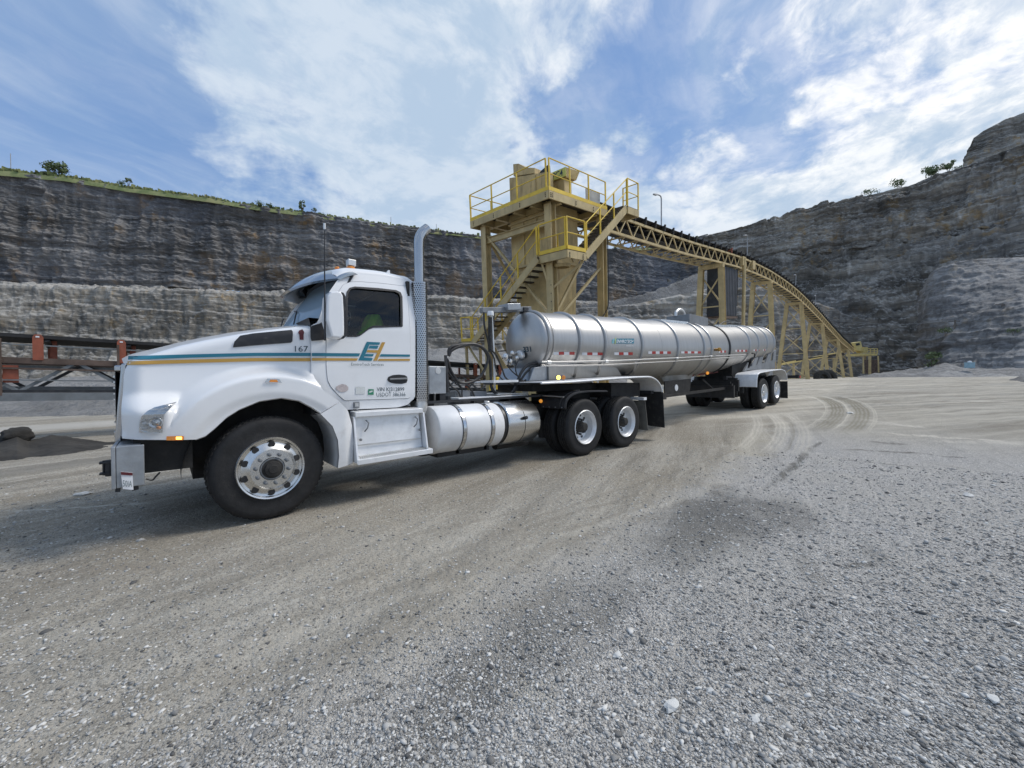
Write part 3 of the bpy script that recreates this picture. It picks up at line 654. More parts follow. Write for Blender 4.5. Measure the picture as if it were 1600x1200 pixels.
bush('shrub', 1497, 265, 121, 8, 12, 'low bush tucked against the foot of the crag', 'shrub', .8, 13, 200)
bush('shrub', 1407, 293, 130, 14, 24, 'flat-topped sparse bush farther down the right rim', 'shrub', 1.2, 14, 300)
bush('shrub', 1357, 305, 134, 7, 24, 'low sprawling bush lowest on the right rim', 'shrub', 1, 15, 220)
for k, (px, y0, y1, Zd, lb) in enumerate(((17, 262, 240, 84, 'thin grey pole on the left rim near the picture edge'), (611, 352, 339, 113, 'thin pole on the rim above the cab roof'), (682, 364, 350, 118, 'thin pole on the rim right of the exhaust stack'))):
    mb = MB(); a = PZ(px, y0 + 6, Zd); c = PZ(px, y1, Zd); mb.tube([a, Vector((a.x, a.y, c.z))], .07, 6); tag(build('utility_pole', mb, polem), lb, 'pole')

# gravel piles and the dark berm
def pile(name, line, mat, label, cat, amp=.25, n=160, deep=6):
    """line: (px, foot distance, foot y, crest distance, crest y)"""
    a = np.array(line, float); cs = np.linspace(a[0, 0], a[-1, 0], n); it = [np.interp(cs, a[:, 0], a[:, k]) for k in range(1, 5)]
    fr = np.array([CAM + z_ * ray(c_, y_) for c_, z_, y_ in zip(cs, it[0], it[1])]); cr = np.array([CAM + z_ * ray(c_, y_) for c_, z_, y_ in zip(cs, it[2], it[3])])
    dirs = cr - fr; dirs[:, 2] = 0; bk = cr + dirs * .8; bk[:, 2] = fr[:, 2] - .5; fr[:, 2] = np.minimum(fr[:, 2], gbase(fr[:, 0], fr[:, 1]) - .05)
    R_ = []; m1 = 40
    for k in range(m1): q = k / (m1 - 1); R_.append(fr * (1 - q) + cr * q)
    for k in range(1, 20): q = k / 19; R_.append(cr * (1 - q) + bk * q)
    P = np.array(R_); e = np.minimum(1, np.minimum(np.arange(n), np.arange(n)[::-1]) / 6)[None]
    up = np.r_[np.linspace(0, 1, 6), np.ones(len(P) - 6)][:, None]
    P[..., 2] += amp * (fbm(P[..., 0] * .5, P[..., 1] * .5, 0, 4) + .4 * np.abs(fbm(P[..., 0] * 2.6, P[..., 1] * 2.6, 0, 3))) * up * e
    return tag(npmesh(name, P.reshape(-1, 3), gridfaces(len(P), n), mat), label, cat)
pile('gravel_bank', [(-300, 15, 660, 21, 640), (-150, 16, 655, 24, 606), (0, 17, 655, 26, 591), (190, 17, 656, 26, 589), (330, 18, 650, 26, 580), (520, 18, 645, 27, 570), (690, 19, 620, 30, 545), (790, 21, 610, 34, 548), (900, 26, 600, 38, 565), (980, 32, 596, 40, 592)],
     scree, 'long grey gravel bank behind the ground conveyor and the cab', 'gravel bank', .22, 260)
pile('scree_slope', [(880, 116, 500, 128, 480), (940, 116, 496, 128, 472), (1000, 117, 490, 130, 462), (1050, 118, 482, 134, 444), (1100, 119, 478, 138, 424), (1150, 120, 474, 140, 412), (1200, 120, 478, 140, 424), (1260, 120, 486, 138, 452), (1330, 120, 500, 132, 488)], scree, 'pale scree ledge half way up the far wall behind the overhead conveyor', 'scree slope', .7, 200)
cliff('cliff_lower_centre', [[(860, 120, 484), (940, 117, 480), (1000, 117, 474), (1100, 117, 452), (1200, 118, 448), (1290, 118, 478), (1340, 118, 500)], [(860, 108, 600), (1340, 108, 600)]], rock_r, 300, 70, .8, seed=21, scale=1.5, pscale=1.5)
pile('scree_slope', [(1466, 56, 588, 60, 578), (1500, 55, 588, 62, 556), (1535, 54, 588, 64, 520), (1570, 53, 588, 66, 482), (1610, 52, 589, 67, 446), (1700, 48, 590, 62, 425), (1850, 44, 592, 56, 410)], scree, 'light rubble slope leaning against the terrace at the right edge', 'scree slope', .9, 220)
bush('shrub', 1478, 520, 61, 9, 20, 'olive scrub growing on the terrace face beside the left wooden pole', 'shrub', 1, 21, 260)
bush('shrub', 1456, 584, 58, 40, 20, 'brownish brush at the foot of the terrace', 'shrub', 1.4, 22, 420)
bush('shrub', 1583, 520, 56, 7, 16, 'small green scrub patch on the rubble slope at far right', 'shrub', 1, 23, 200)
pile('gravel_heap', [(1340, 52, 590, 62, 588), (1400, 50, 590, 62, 580), (1440, 48, 590, 60, 576), (1478, 46, 590, 58, 568), (1520, 44, 590, 56, 578), (1580, 42, 590, 56, 571), (1640, 40, 592, 52, 575), (1800, 36, 600, 46, 585)], scree, 'low pale gravel heap in front of the terrace on the right', 'gravel heap', .5)
pile('gravel_heap', [(1545, 24, 620, 30, 612), (1575, 22, 628, 29, 596), (1600, 20, 638, 28, 588), (1680, 18, 650, 26, 570), (1800, 17, 655, 24, 590)], scree, 'gravel heap cut off by the right edge of the picture', 'gravel heap', .25)
soilm = M('dark_damp_soil', (.036, .034, .031), .95, 0, .35, 2.2, bump=1.0, bscale=9)
pile('dirt_berm', [(-160, 6.6, 732, 7.8, 706), (-60, 6.9, 724, 8.0, 694), (0, 7.2, 718, 8.2, 686), (27, 7.3, 716, 8.3, 680), (45, 7.4, 714, 8.4, 690), (80, 7.6, 712, 8.8, 683), (120, 8.0, 709, 9.2, 685), (150, 8.5, 703, 9.4, 689), (175, 8.9, 697, 9.6, 691), (195, 9.2, 694, 9.6, 693)], soilm, 'low ridge of dark damp soil left of the front bumper', 'soil ridge', .12, 220)
mb = MB(); c0 = PZ(26, 681, 8.3); rg = np.random.default_rng(3)
bm_ = bmesh.new(); bmesh.ops.create_icosphere(bm_, subdivisions=4, radius=.21)
for v_ in bm_.verts:
    p = np.array(v_.co); k_ = 1 + .5 * float(fbm(p[0] * 3.5, p[1] * 3.5, p[2] * 3.5 + 2, 4)); v_.co = Vector(p * k_ * np.array([1.15, 1, .8])) + c0
me = bpy.data.meshes.new('soil_clod'); bm_.to_mesh(me); bm_.free(); me.materials.append(soilm); me.shade_smooth(); o = bpy.data.objects.new('soil_clod', me); COL.objects.link(o)
tag(o, 'rounded clod sitting on top of the dark soil ridge', 'soil clod')

# loose stones: one stuff object of small real stones, plus the few pale rocks one can pick out
ico = bmesh.new(); bmesh.ops.create_icosphere(ico, subdivisions=1, radius=1); iv = np.array([v.co[:] for v in ico.verts]); jf = np.array([[v.index for v in f.verts] for f in ico.faces]); ico.free()
stonem, t, b = material('loose_gravel')
at = t.new('ShaderNodeAttribute', attribute_name='shade')
c = t.mix(at.outputs['Fac'], (.10, .098, .095), (.66, .65, .62)); t.put(b.inputs['Base Color'], c); b.inputs['Roughness'].default_value = .85
def stones(n, fr, rs, seed):
    rg = np.random.default_rng(seed); X0 = []; S0 = []
    while len(X0) < n:
        u = rg.uniform(-100, 1700, 4000); v = rg.uniform(610, 1290, 4000)
        for a, c in zip(u, v):
            d = ray(a, c)
            if d[2] >= -.02: continue
            tt = (0 - CAM[2]) / d[2]; p = CAM + tt * d
            rr_ = np.hypot(p[0] - CAM[0], p[1] - CAM[1])
            if rr_ > fr: continue
            sd_ = (p[0] - gp1.x) * dn.x + (p[1] - gp1.y) * dn.y
            keep = .22 + .78 * float(ss(sd_, -.5, .6))
            if -1.25 < p[1] < 1.25 and -1 < p[0] < 17: keep *= .25
            if rg.random() < keep: X0.append(p); S0.append(rr_)
    X0 = np.array(X0[:n]); S0 = np.array(S0[:n])
    size = rs * (.5 + rg.gamma(1.6, .38, n)) * (.60 + .10 * S0); size = np.clip(size, .002, .03)
    clump = fbm(X0[:, 0] * 1.5, X0[:, 1] * 1.5, 0, 2)
    jit = 1 + .36 * rg.normal(size=(n, len(iv), 1)).clip(-1.6, 1.6)
    sc_ = np.stack([rg.uniform(.7, 1.7, n), rg.uniform(.55, 1.2, n), rg.uniform(.3, .75, n)], 1)
    ang = rg.uniform(0, 6.283, n); ca, sa = np.cos(ang), np.sin(ang)
    P = iv[None] * jit * sc_[:, None] * size[:, None, None]
    P = np.stack([P[..., 0] * ca[:, None] - P[..., 1] * sa[:, None], P[..., 0] * sa[:, None] + P[..., 1] * ca[:, None], P[..., 2]], -1)
    X0[:, 2] = gz(X0[:, 0], X0[:, 1]); P = P + X0[:, None] + np.array([0, 0, 1.]) * (size * .18)[:, None, None]
    Fc = (jf[None] + (np.arange(n) * len(iv))[:, None, None]).reshape(-1, 3)
    o = npmesh('loose_gravel', P.reshape(-1, 3), Fc, stonem, False)
    sh = np.clip(.44 + .27 * rg.normal(size=n) + .18 * clump + .4 * (rg.random(n) < .07), 0, 1)
    at_ = o.data.attributes.new('shade', 'FLOAT', 'POINT'); at_.data.foreach_set('value', np.repeat(sh, len(iv)).astype(np.float32))
    o['kind'] = 'stuff'; o['label'] = 'small loose gravel scattered over the quarry floor'; return o
stones(80000, 9., .0050, 11)
for k, (px, py, s_, lb) in enumerate(((1050, 1105, .030, 'white angular stone lying on the gravel at the bottom centre right'), (1180, 1126, .024, 'flat pale stone right of the white angular one in the foreground'), (1552, 1095, .022, 'small white stone near the right edge of the foreground gravel'),
                                    (1328, 647, .09, 'pale stone on the road behind the trailer wheels'), (130, 773, .055, 'pale lump of rock on the ground below the front bumper'), (1110, 1080, .016, 'small pale pebble above the flat pale stone'), (965, 1025, .02, 'light chip of rock left of the white angular stone'), (1600 - 88, 775, .05, 'whitish stone on the right side of the yard'))):
    g_ = G(px, py); rg = np.random.default_rng(k); bm_ = bmesh.new(); bmesh.ops.create_icosphere(bm_, subdivisions=2, radius=s_)
    for v_ in bm_.verts:
        p = np.array(v_.co) / s_; k_ = 1 + .7 * float(fbm(p[0] * 1.3 + k, p[1] * 1.3, p[2] * 1.3 + 2, 3)); v_.co = Vector(p * k_ * s_ * np.array([1.4, .9, .5])) + g_ + Vector((0, 0, s_ * .2))
    me = bpy.data.meshes.new('rock'); bm_.to_mesh(me); bm_.free(); me.materials.append(rockw); o = bpy.data.objects.new('rock', me); COL.objects.link(o); tag(o, lb, 'rock')

# ------------------------------------------------------------------ tractor unit
def lerp(a, b, t): return a + (b - a) * t
def ssf(x, a, b):
    t = min(1, max(0, (x - a) / (b - a))); return t * t * (3 - 2 * t)
HX = [-1.09, -1.03, -.9, -.7, -.5, -.22, .1, .44]; HZ = [1.56, 1.605, 1.66, 1.745, 1.81, 1.888, 1.958, 2.025]
def zt(x): return float(np.interp(x, HX, HZ))
def Yh(x, z):
    a = lerp(.88, 1.01, ssf(x, -1.1, .2)); a += .04 * ssf(z, 1.6, 1.2)
    q = (z - (zt(x) - .10)) / .10
    if q > 0: a -= .10 * (1 - math.sqrt(max(0, 1 - min(q, 1) ** 2)))
    d = math.hypot(x - .02, z - .50)
    f_ = 1.205 - .13 * max(0, (-.55 - x) / .55) ** 2
    wgt = ssf(d, 1.075, .93); wgt = max(wgt, ssf(x, -.6, -.8) * ssf(z, 1.32, 1.12))
    if wgt > 0: a = max(a, lerp(a, f_, wgt)) - .02 * ssf(d, .80, .70)
    a = max(a, 1.10 * ssf(z, 1.0, .955) * ssf(x, -.3, -.5))
    if x < -.95: a -= .13 * min(1, ((-.95 - x) / .15)) ** 2
    return -a
def Yc(x, z):
    return -(1.03 - (.13 * (max(0, z - 2.0) / .7) ** 1.5 if z > 2.0 else 0) - (.03 * ssf(z, 1.25, 1.0) if z < 1.25 else 0))
OPEN = [(-.60, .875), (-.53, .90), (-.46, .965), (-.37, 1.06), (-.27, 1.13), (-.1, 1.205), (.09, 1.23), (.25, 1.195), (.37, 1.12), (.46, 1.05)]
OUT = [(-1.09, .915), (-1.095, 1.2), (-1.085, 1.45), (-1.07, 1.54), (-1.03, 1.603), (-.9, 1.66), (-.7, 1.745), (-.5, 1.81), (-.22, 1.888), (.1, 1.958), (.42, 2.02), (.43, 1.7), (.43, 1.42), (.47, 1.31), (.56, 1.24), (.65, 1.17)]
TR = thing('tractor_truck', 'white day cab tractor unit with teal and gold stripes, hitched to the steel tank trailer', 'truck', (0, 0, 0))
def surf_ring(inner, outer, n, m_, yf, bias=1.):
    a = resample(inner, n); b = resample(outer, n); Gd = []
    for k in range(m_):
        q = (k / (m_ - 1)) ** bias; row = []
        for i in range(n):
            x, z = a[i] * (1 - q) + b[i] * q; row.append((x, yf(x, z), z))
        Gd.append(row)
    return Gd
n_ = 120
g1 = surf_ring(OPEN, OUT, n_, 46, Yh)
hood = MB(); hood.grid(g1)
lipg = [[(x, y, z) for x, y, z in g1[0]], [(x + (x - .02) * 0, y + .03, z - .012) for x, y, z in g1[0]], [(x, y + .10, z) for x, y, z in g1[0]]]
hood.grid(lipg)
xs = np.linspace(-1.085, .425, 60); top = []
for k in range(15):
    q = k / 14; row = []
    for x in xs:
        z0 = zt(x); ye = Yh(x, z0); row.append((x - .05 * math.sin(q * math.pi / 2) * ssf(x, -.7, -1.08), ye * (1 - q), z0 + .085 * math.sin(q * math.pi / 2)))
    top.append(row)
hood.grid(top)
fr = []                                                       # nose between the side and the grille
for k in range(12):
    q = k / 11; row = []
    for i in range(24):
        z = lerp(.915, 1.56, i / 23); x0 = -1.09 if z < 1.3 else lerp(-1.095, -1.09, 1); ye = Yh(x0, z); row.append((x0 - .05 * math.sin(q * math.pi / 2), ye * (1 - q), z))
    fr.append(row)
hood.grid(fr)
h2 = hood.mirrored(); hood.add(h2.v, h2.f)
hoodo = build('hood', hood, paint, TR, smooth=38)
EXI = [(.455, 1.04), (.575, .90), (.63, .74), (.64, .56), (.625, .43)]; EXO = [(.655, 1.16), (.745, 1.06), (.80, .88), (.815, .68), (.80, .455)]
ex = MB(); ge = surf_ring(EXI, EXO, 30, 12, lambda x, z: -1.205 + .05 * ssf(x, .70, .84)); ex.thick([[Vector(p) for p in r] for r in ge], (0, .05, 0))
gw = [[(p[0], p[1] + k * .08, p[2]) for p in ge[0]] for k in range(8)]; ex.grid(gw)
build('fender_extension', ex, paint_dirty, TR, smooth=38); build('fender_extension', ex.mirrored(), paint_dirty, TR, smooth=38)
# wheel well liner and dark engine bay
for sg in (1, -1):
    wl = MB(); P_ = [(.02 + .78 * math.cos(a_) * .93, .52 + .74 * math.sin(a_)) for a_ in np.linspace(math.pi * 1.02, -.02 * math.pi, 26)]
    wl.grid([[(x, sg * yy, max(z, .5)) for x, z in P_] for yy in (-1.10, -.62)]); build('wheel_well_liner', wl, blackp, TR, smooth=40)
eb = MB(); eb.box(-.98, .95, -.62, .62, .62, 1.5); build('engine_bay', eb, under, TR)
eb = MB(); eb.box(-1.02, -.62, -1.04, 1.04, .60, .905); eb.box(-.60, -.1, -.45, .45, .38, .62); build('front_underbody', eb, under, TR)

def dec(name, pts, yf, mat, off=.006, parent=None, n=None, label=None, sub=0, kind=None):
    """flat marking traced as px polygon and laid on the panel"""
    P_ = [SF(px, py, yf) for px, py in pts]; P2 = []
    k = max(1, n or 3)
    for i in range(len(P_)):
        a, b_ = P_[i], P_[(i + 1) % len(P_)]
        for j in range(k): P2.append(a.lerp(b_, j / k))
    tri = tessellate_polygon([[Vector((p.x, p.z, 0)) for p in P2]])
    bm_ = bmesh.new(); vs = [bm_.verts.new(p) for p in P2]
    for f in tri:
        try: bm_.faces.new([vs[i] for i in f])
        except ValueError: pass
    for _ in range(sub): bmesh.ops.subdivide_edges(bm_, edges=bm_.edges[:], cuts=1, use_grid_fill=True)
    for v in bm_.verts: v.co.y = yf(v.co.x, v.co.z) - off
    mb = MB(); bm_.verts.index_update(); mb.add([v.co for v in bm_.verts], [tuple(v.index for v in f.verts) for f in bm_.faces]); bm_.free()
    return build(name, mb, mat, parent, label=label, kind=kind)
def band(name, upper, lower, yf, mat, parent, off=.006, n=40, label=None):
    a = [SF(px, py, yf) for px, py in resample([(p[0], p[1]) for p in upper], n)]; b_ = [SF(px, py, yf) for px, py in resample([(p[0], p[1]) for p in lower], n)]
    rows = []
    for k in range(4):
        q = k / 3; rows.append([(u.lerp(v, q).x, yf(u.lerp(v, q).x, u.lerp(v, q).z) - off, u.lerp(v, q).z) for u, v in zip(a, b_)])
    return build(name, MB().grid(rows), mat, parent, label=label, smooth=30)
band('teal_stripe', [(200.5, 556.4), (300, 553.6), (400, 551.3), (485, 551.4)], [(200, 562), (300, 559), (400, 556.3), (485, 556.4)], Yh, teal, hoodo, off=.010)
band('gold_stripe', [(199, 564.5), (300, 561.6), (400, 559.3), (485, 559.4)], [(198.6, 570.3), (300, 567.2), (400, 564.5), (485, 564.4)], Yh, gold, hoodo, off=.010)
dec('side_intake', [(363.5, 543), (366, 534), (375, 524.5), (395, 521), (455, 515.5), (457, 518), (456.5, 533.5), (454, 535.5), (400, 539.5)], Yh, blackp, .012, hoodo, 4, sub=3)
dec('hood_sticker', [(467, 516.5), (472, 514.5), (475, 519), (474, 523), (474, 531), (468, 531), (467.5, 523), (465.5, 520)], Yh, hoodsticker, .010, hoodo, label='dark red and black sticker')

def text(name, s, px0, py0, px1, hpx, y, mat, parent, shear=0., bold=0., yslope=None, off=.004, thick=.001):
    """s is written from pixel (px0, py0) (baseline start) to px1; hpx capital height"""
    cu = bpy.data.curves.new(name, 'FONT'); cu.body = s; cu.size = 1; cu.extrude = .0; cu.offset = bold; cu.shear = shear; cu.resolution_u = 2
    o = bpy.data.objects.new(name + '_tmp', cu); COL.objects.link(o); dg = bpy.context.evaluated_depsgraph_get(); me = bpy.data.meshes.new_from_object(o.evaluated_get(dg)); bpy.data.objects.remove(o)
    xs_ = [v.co.x for v in me.vertices]; zs_ = [v.co.y for v in me.vertices]
    p0 = S(px0, py0, y); p1 = S(px1, py0 if yslope is None else yslope, y); ph = S(px0, py0 - hpx, y)
    w0 = max(xs_) - min(xs_); x0 = min(xs_); h0 = .70; mn = 0
    dirx = (p1 - p0) / w0; dirz = Vector((0, 0, (ph.z - p0.z))) / h0
    off_ = Vector(parent.get('_o', (0, 0, 0)))
    for v in me.vertices:
        q = p0 + dirx * (v.co.x - x0) + dirz * v.co.y; v.co = Vector((q.x, y - off, q.z)) - off_
    me.materials.clear(); me.materials.append(mat); me.name = name
    ob = bpy.data.objects.new(name, me); COL.objects.link(ob); ob.parent = parent; ob['_o'] = list(off_); return ob
text('unit_number', '167', 460.5, 549.5, 481, 9, -1.008, ink, hoodo, off=.012)

# headlight
lampback = dec('headlight', [(217.5, 675.5), (218, 660), (221, 651), (230, 642.5), (241, 636.5), (276, 627.5), (266, 637.5), (256, 648), (253.5, 676.3)], Yh, visorm, .008, TR, 4, sub=1)
cc_ = SF(236, 662, Yh)
for (px, py, rad) in ((228, 663, .042), (244, 660, .050)):
    c_ = SF(px, py, Yh); mb = MB(); mb.lathe([(.012, rad), (.022, rad * .9), (.016, rad * .6), (.03, 0.001)], c_, (-.25, -1, 0), 20); build('lens_bowl', mb, alud if px < 235 else chrome, lampback, smooth=30)
mb = MB(); c_ = SF(248, 668, Yh); mb.lathe([(.02, .016), (.03, .001)], c_, (0, -1, 0), 12); build('turn_bulb', mb, ambero, lampback)
dec('lamp_cover', [(217, 676), (217.5, 659), (221, 650), (230, 641.5), (241, 635.5), (277, 627), (266.5, 637.5), (256.5, 648), (254, 677)], Yh, lampg, .034, lampback, 4, sub=1)
mk = dec('side_marker', [(260, 681.5), (287, 681), (287.5, 686), (286, 687.5), (260, 687.8)], Yh, ambero, .014, TR, 2)
dec('bulb', [(275, 682.3), (284, 682.2), (284, 686.3), (275, 686.5)], Yh, ambglow, .017, mk, 1)
fm = dec('fender_marker', [(413, 598), (417, 591.5), (436, 591.8), (440, 598.3)], Yh, chrome, .016, TR, 2)
dec('amber_lens', [(420, 597), (422, 593.2), (432, 593.2), (434, 597.2)], Yh, ambero, .020, fm, 1)

# grille and bumper
gr = MB()
for sg in (-1, 1): gr.prism([Vector((-1.155, sg * .74 - .03, .86)), Vector((-1.105, sg * .74 - .03, .86)), Vector((-1.06, sg * .74 - .03, 1.57)), Vector((-1.10, sg * .74 - .03, 1.57))], (0, .06, 0))
gr.box(-1.15, -1.10, -.71, .71, 1.50, 1.555); gr.box(-1.16, -1.11, -.71, .71, .90, .96)
go_ = build('grille', gr, visorm, TR, bevel=.012)
for k in range(9): build('grille_bar', MB().box(-1.158, -1.148, -.70, .70, 1.03 + k * .052, 1.045 + k * .052), chrome, go_)
build('grille_mesh', MB().box(-1.146, -1.142, -.71, .71, .985, 1.50), blackp, go_)
bp = MB(); bp.box(-1.145, -1.118, -1.19, 1.19, .52, .87)
for sg in (-1, 1): bp.box(-1.116, -.945, sg * 1.175 - .015, sg * 1.175 + .015, .525, .868)
bp.box(-1.116, -.97, -1.155, 1.155, .85, .868)
bump = build('front_bumper', bp, galv, TR, bevel=.006)
tp = MB(); p_ = S(160, 729, -.62); tp.cyl((-1.20, -.62, .545), (-1.20, -.62, .69), .03, 14); tp.box(-1.262, -1.15, -.66, -.58, .662, .68); tp.box(-1.262, -1.15, -.66, -.58, .565, .58); tp.cyl((-1.235, -.62, .555), (-1.235, -.62, .69), .01, 8)
build('tow_pin', tp, blackm, bump)
pl_ = MB(); A_ = [S(188.5, 737, -1.2), S(207, 738.5, -1.2), S(208.5, 765.5, -1.2), S(192, 764, -1.2)]; pl_.prism(A_, (0, .006, 0)); plo = build('license_plate', pl_, wht, bump)
pb = MB(); A_ = [S(188.7, 737.2, -1.203), S(207, 738.7, -1.203), S(207.3, 743, -1.203), S(189.3, 741.8, -1.203)]; pb.prism(A_, (0, -.003, 0)); build('plate_header', pb, hoodsticker, plo)
text('plate_characters', '50IA', 192, 760, 206.5, 10, -1.203, inkg, plo, yslope=761, off=.004)
build('bumper_bracket', MB().beam(S(186, 752, -1.12), S(184, 768, -1.12), .05, .03), blackm, bump); build('bumper_bracket', MB().beam(S(209, 752, -1.12), S(212, 765, -1.12), .06, .04), blackm, bump); br = MB(); br.tube(catmull([S(228, 748, -1.1), S(238, 750, -1.1), S(244, 744, -1.1), S(250, 738, -1.1)]), .008, 6)
build('loose_cable', br, blackm, bump)

# wheels -------------------------------------------------------------
def tyre_mesh(y0, side, R_=.52, w_=.28, n=72):
    mb = MB(); pr = [(.0, .312), (.008, .335), (.006, .40), (.002, .455), (.012, .492), (.030, .508), (.045, .515)]
    a = [(-h - 0, r) for h, r in pr]; prof = [(-.02, .30)] + a
    tr = []
    for g_ in (.09, .14, .19):
        tr += [(-(g_ - .012), R_), (-(g_ - .006), R_ - .014), (-(g_ + .006), R_ - .014), (-(g_ + .012), R_)]
    prof += [(-.048, R_ - .004)] + tr + [(-.232, R_ - .004)] + [(-(w_ - h), r) for h, r in pr[::-1]] + [(-(w_ - .02), .30)]
    mb.lathe(prof, (0, y0, 0), (0, -side, 0), n); return mb
def tread_mesh(y0, side, R_=.52, n=58):                        # lugs of the shoulders
    mb = MB()
    for k in range(n):
        a0 = k * 2 * math.pi / n; a1 = a0 + .066
        for (h0, h1, sh) in ((.046, .082, 0), (.10, .132, .05), (.148, .182, .02), (.198, .234, .05)):
            q = [];
            for r in (R_ - .012, R_ + .004):
                for (h, a_) in ((h0, a0 + sh), (h1, a0 + sh), (h1, a1 + sh), (h0, a1 + sh)): q.append((r * math.cos(a_), y0 + side * h, r * math.sin(a_)))
            mb.hexa(q)
    return mb
def at(mb, x, y, z, rotz=0.):
    r = MB(); c_, s_ = math.cos(rotz), math.sin(rotz); r.v = [(x + a * c_ - b_ * s_, y + a * s_ + b_ * c_, z + c) for a, b_, c in mb.v]; r.f = mb.f; return r
T_L = tyre_mesh(0, 1); TD_L = tread_mesh(0, 1)
def steer_rim(side):
    mb = MB(); mb.lathe([(.0, .314), (.012, .306), (.006, .292), (-.012, .284), (-.018, .262), (-.006, .235), (.012, .205), (.028, .192), (.030, .115), (.012, .105), (.012, .07)], (0, 0, 0), (0, -side, 0), 64); return mb
def drive_rim(side):
    mb = MB(); mb.lathe([(.0, .314), (.010, .302), (-.004, .290), (-.04, .282), (-.055, .270), (-.13, .262), (-.165, .245), (-.178, .20), (-.172, .12), (-.165, .10)], (0, 0, 0), (0, -side, 0), 56); return mb
def wheel(x, y, z, kind, side, parent, rot=0.):
    """y: outer side face; side=-1 on the driver's side"""
    s_ = 1 if side < 0 else -1
    def flip(mb):
        if s_ > 0: return mb
        r = MB(); r.v = [(a, -b_, c) for a, b_, c in mb.v]; r.f = [tuple(reversed(q)) for q in mb.f]; return r
    wt = build('wheel', at(flip(T_L), x, y, z, rot), rubber, parent, smooth=35)
    rim = flip(steer_rim(1) if kind == 'steer' else drive_rim(1))
    ro = build('rim', at(rim, x, y, z, rot), alu if kind == 'steer' else whiteal, wt, smooth=30)
    build('tread', at(flip(TD_L), x, y, z, rot), rubtread, wt, kind='stuff')
    d = MB(); hb = MB(); nt = MB()
    if kind == 'steer':
        for k in range(10):
            a_ = k * math.pi / 5 + .3; c = (.243 * math.cos(a_), .0, .243 * math.sin(a_)); d.lathe([(.002, .032), (.0035, .031), (.003, .001)], c, (0, -1, 0), 20)
            c = (.148 * math.cos(a_ + .2), -.03, .148 * math.sin(a_ + .2)); nt.lathe([(0, .019), (.022, .018), (.036, .011), (.038, .001)], c, (0, -1, 0), 12)
        hb.lathe([(.0, .098), (.03, .096), (.034, .078), (.06, .072), (.066, .045), (.072, .04), (.074, .001)], (0, -.008, 0), (0, -1, 0), 32)
        build('hub_flange', at(flip(MB().lathe([(.012, .112), (.034, .108), (.034, .07)], (0, 0, 0), (0, -1, 0), 32)), x, y, z, rot), greym, ro, smooth=30)
    else:
        for k in range(10):
            a_ = k * math.pi / 5 + .1; c = (.213 * math.cos(a_), .172, .213 * math.sin(a_)); d.lathe([(.004, .026), (.006, .025), (.005, .001)], c, (0, -1, 0), 14)
            c = (.14 * math.cos(a_ + .25), .168, .14 * math.sin(a_ + .25)); nt.lathe([(0, .018), (.05, .016), (.052, .001)], c, (0, -1, 0), 8)
        hb.lathe([(.0, .115), (.05, .11), (.055, .085), (.15, .08), (.165, .06), (.167, .001)], (0, .17, 0), (0, -1, 0), 24)
    build('hand_holes', at(flip(d), x, y, z, rot), blackp, ro, kind='stuff')
    build('lug_nuts', at(flip(nt), x, y, z, rot), greym if kind == 'steer' else under, ro, kind='stuff')
    build('hub_cap', at(flip(hb), x, y, z, rot), under if kind != 'trailer' else alud, ro, smooth=30)
    if kind != 'steer':                                     # inner twin
        iy = y + s_ * .335; it = build('inner_tyre', at(flip(T_L), x, iy, z, rot), rubber, wt, smooth=35)
        build('inner_tread', at(flip(TD_L), x, iy, z, rot), rubtread, wt, kind='stuff')
    return wt
ZW = .515
wheel(0, -1.14, ZW, 'steer', -1, TR, .066); wheel(0, 1.14, ZW, 'steer', 1, TR, .066)
LW = 5.634
for dx_ in (-.66, .66):
    for sg in (-1, 1): wheel(LW + dx_, sg * 1.205, ZW, 'drive', sg, TR)
fr_ = MB()
for sg in (-1, 1): fr_.box(-.95, 7.0, sg * .43 - .04, sg * .43 + .04, .66, .93)
for x in (.2, 1.5, 2.6, 3.8, 4.6, 5.6, 6.7): fr_.box(x - .05, x + .05, -.39, .39, .70, .90)
build('frame_rails', fr_, under, TR)
ax_ = MB(); ax_.beam((0, -.9, .45), (0, .9, .45), .12, .14)
for dx_ in (-.66, .66): ax_.cyl((LW + dx_, -.95, ZW), (LW + dx_, .95, ZW), .09, 12); ax_.lathe([(-.2, .06), (-.14, .2), (0, .24), (.14, .2), (.2, .06)], (LW + dx_, .0, ZW), (0, 1, 0), 20)
ax_.cyl((1.8, 0, .62), (5.0, 0, .55), .06, 12); ax_.box(.6, 1.9, -.35, .35, .4, .8); ax_.box(LW - .5, LW + .5, -.62, -.5, .55, .72); ax_.box(LW - .5, LW + .5, .5, .62, .55, .72)
for dx_ in (-1.05, 0, 1.05): ax_.cyl((LW + dx_, -.5, .3), (LW + dx_, -.5, .62), .1, 14)
build('axles', ax_, under, TR)

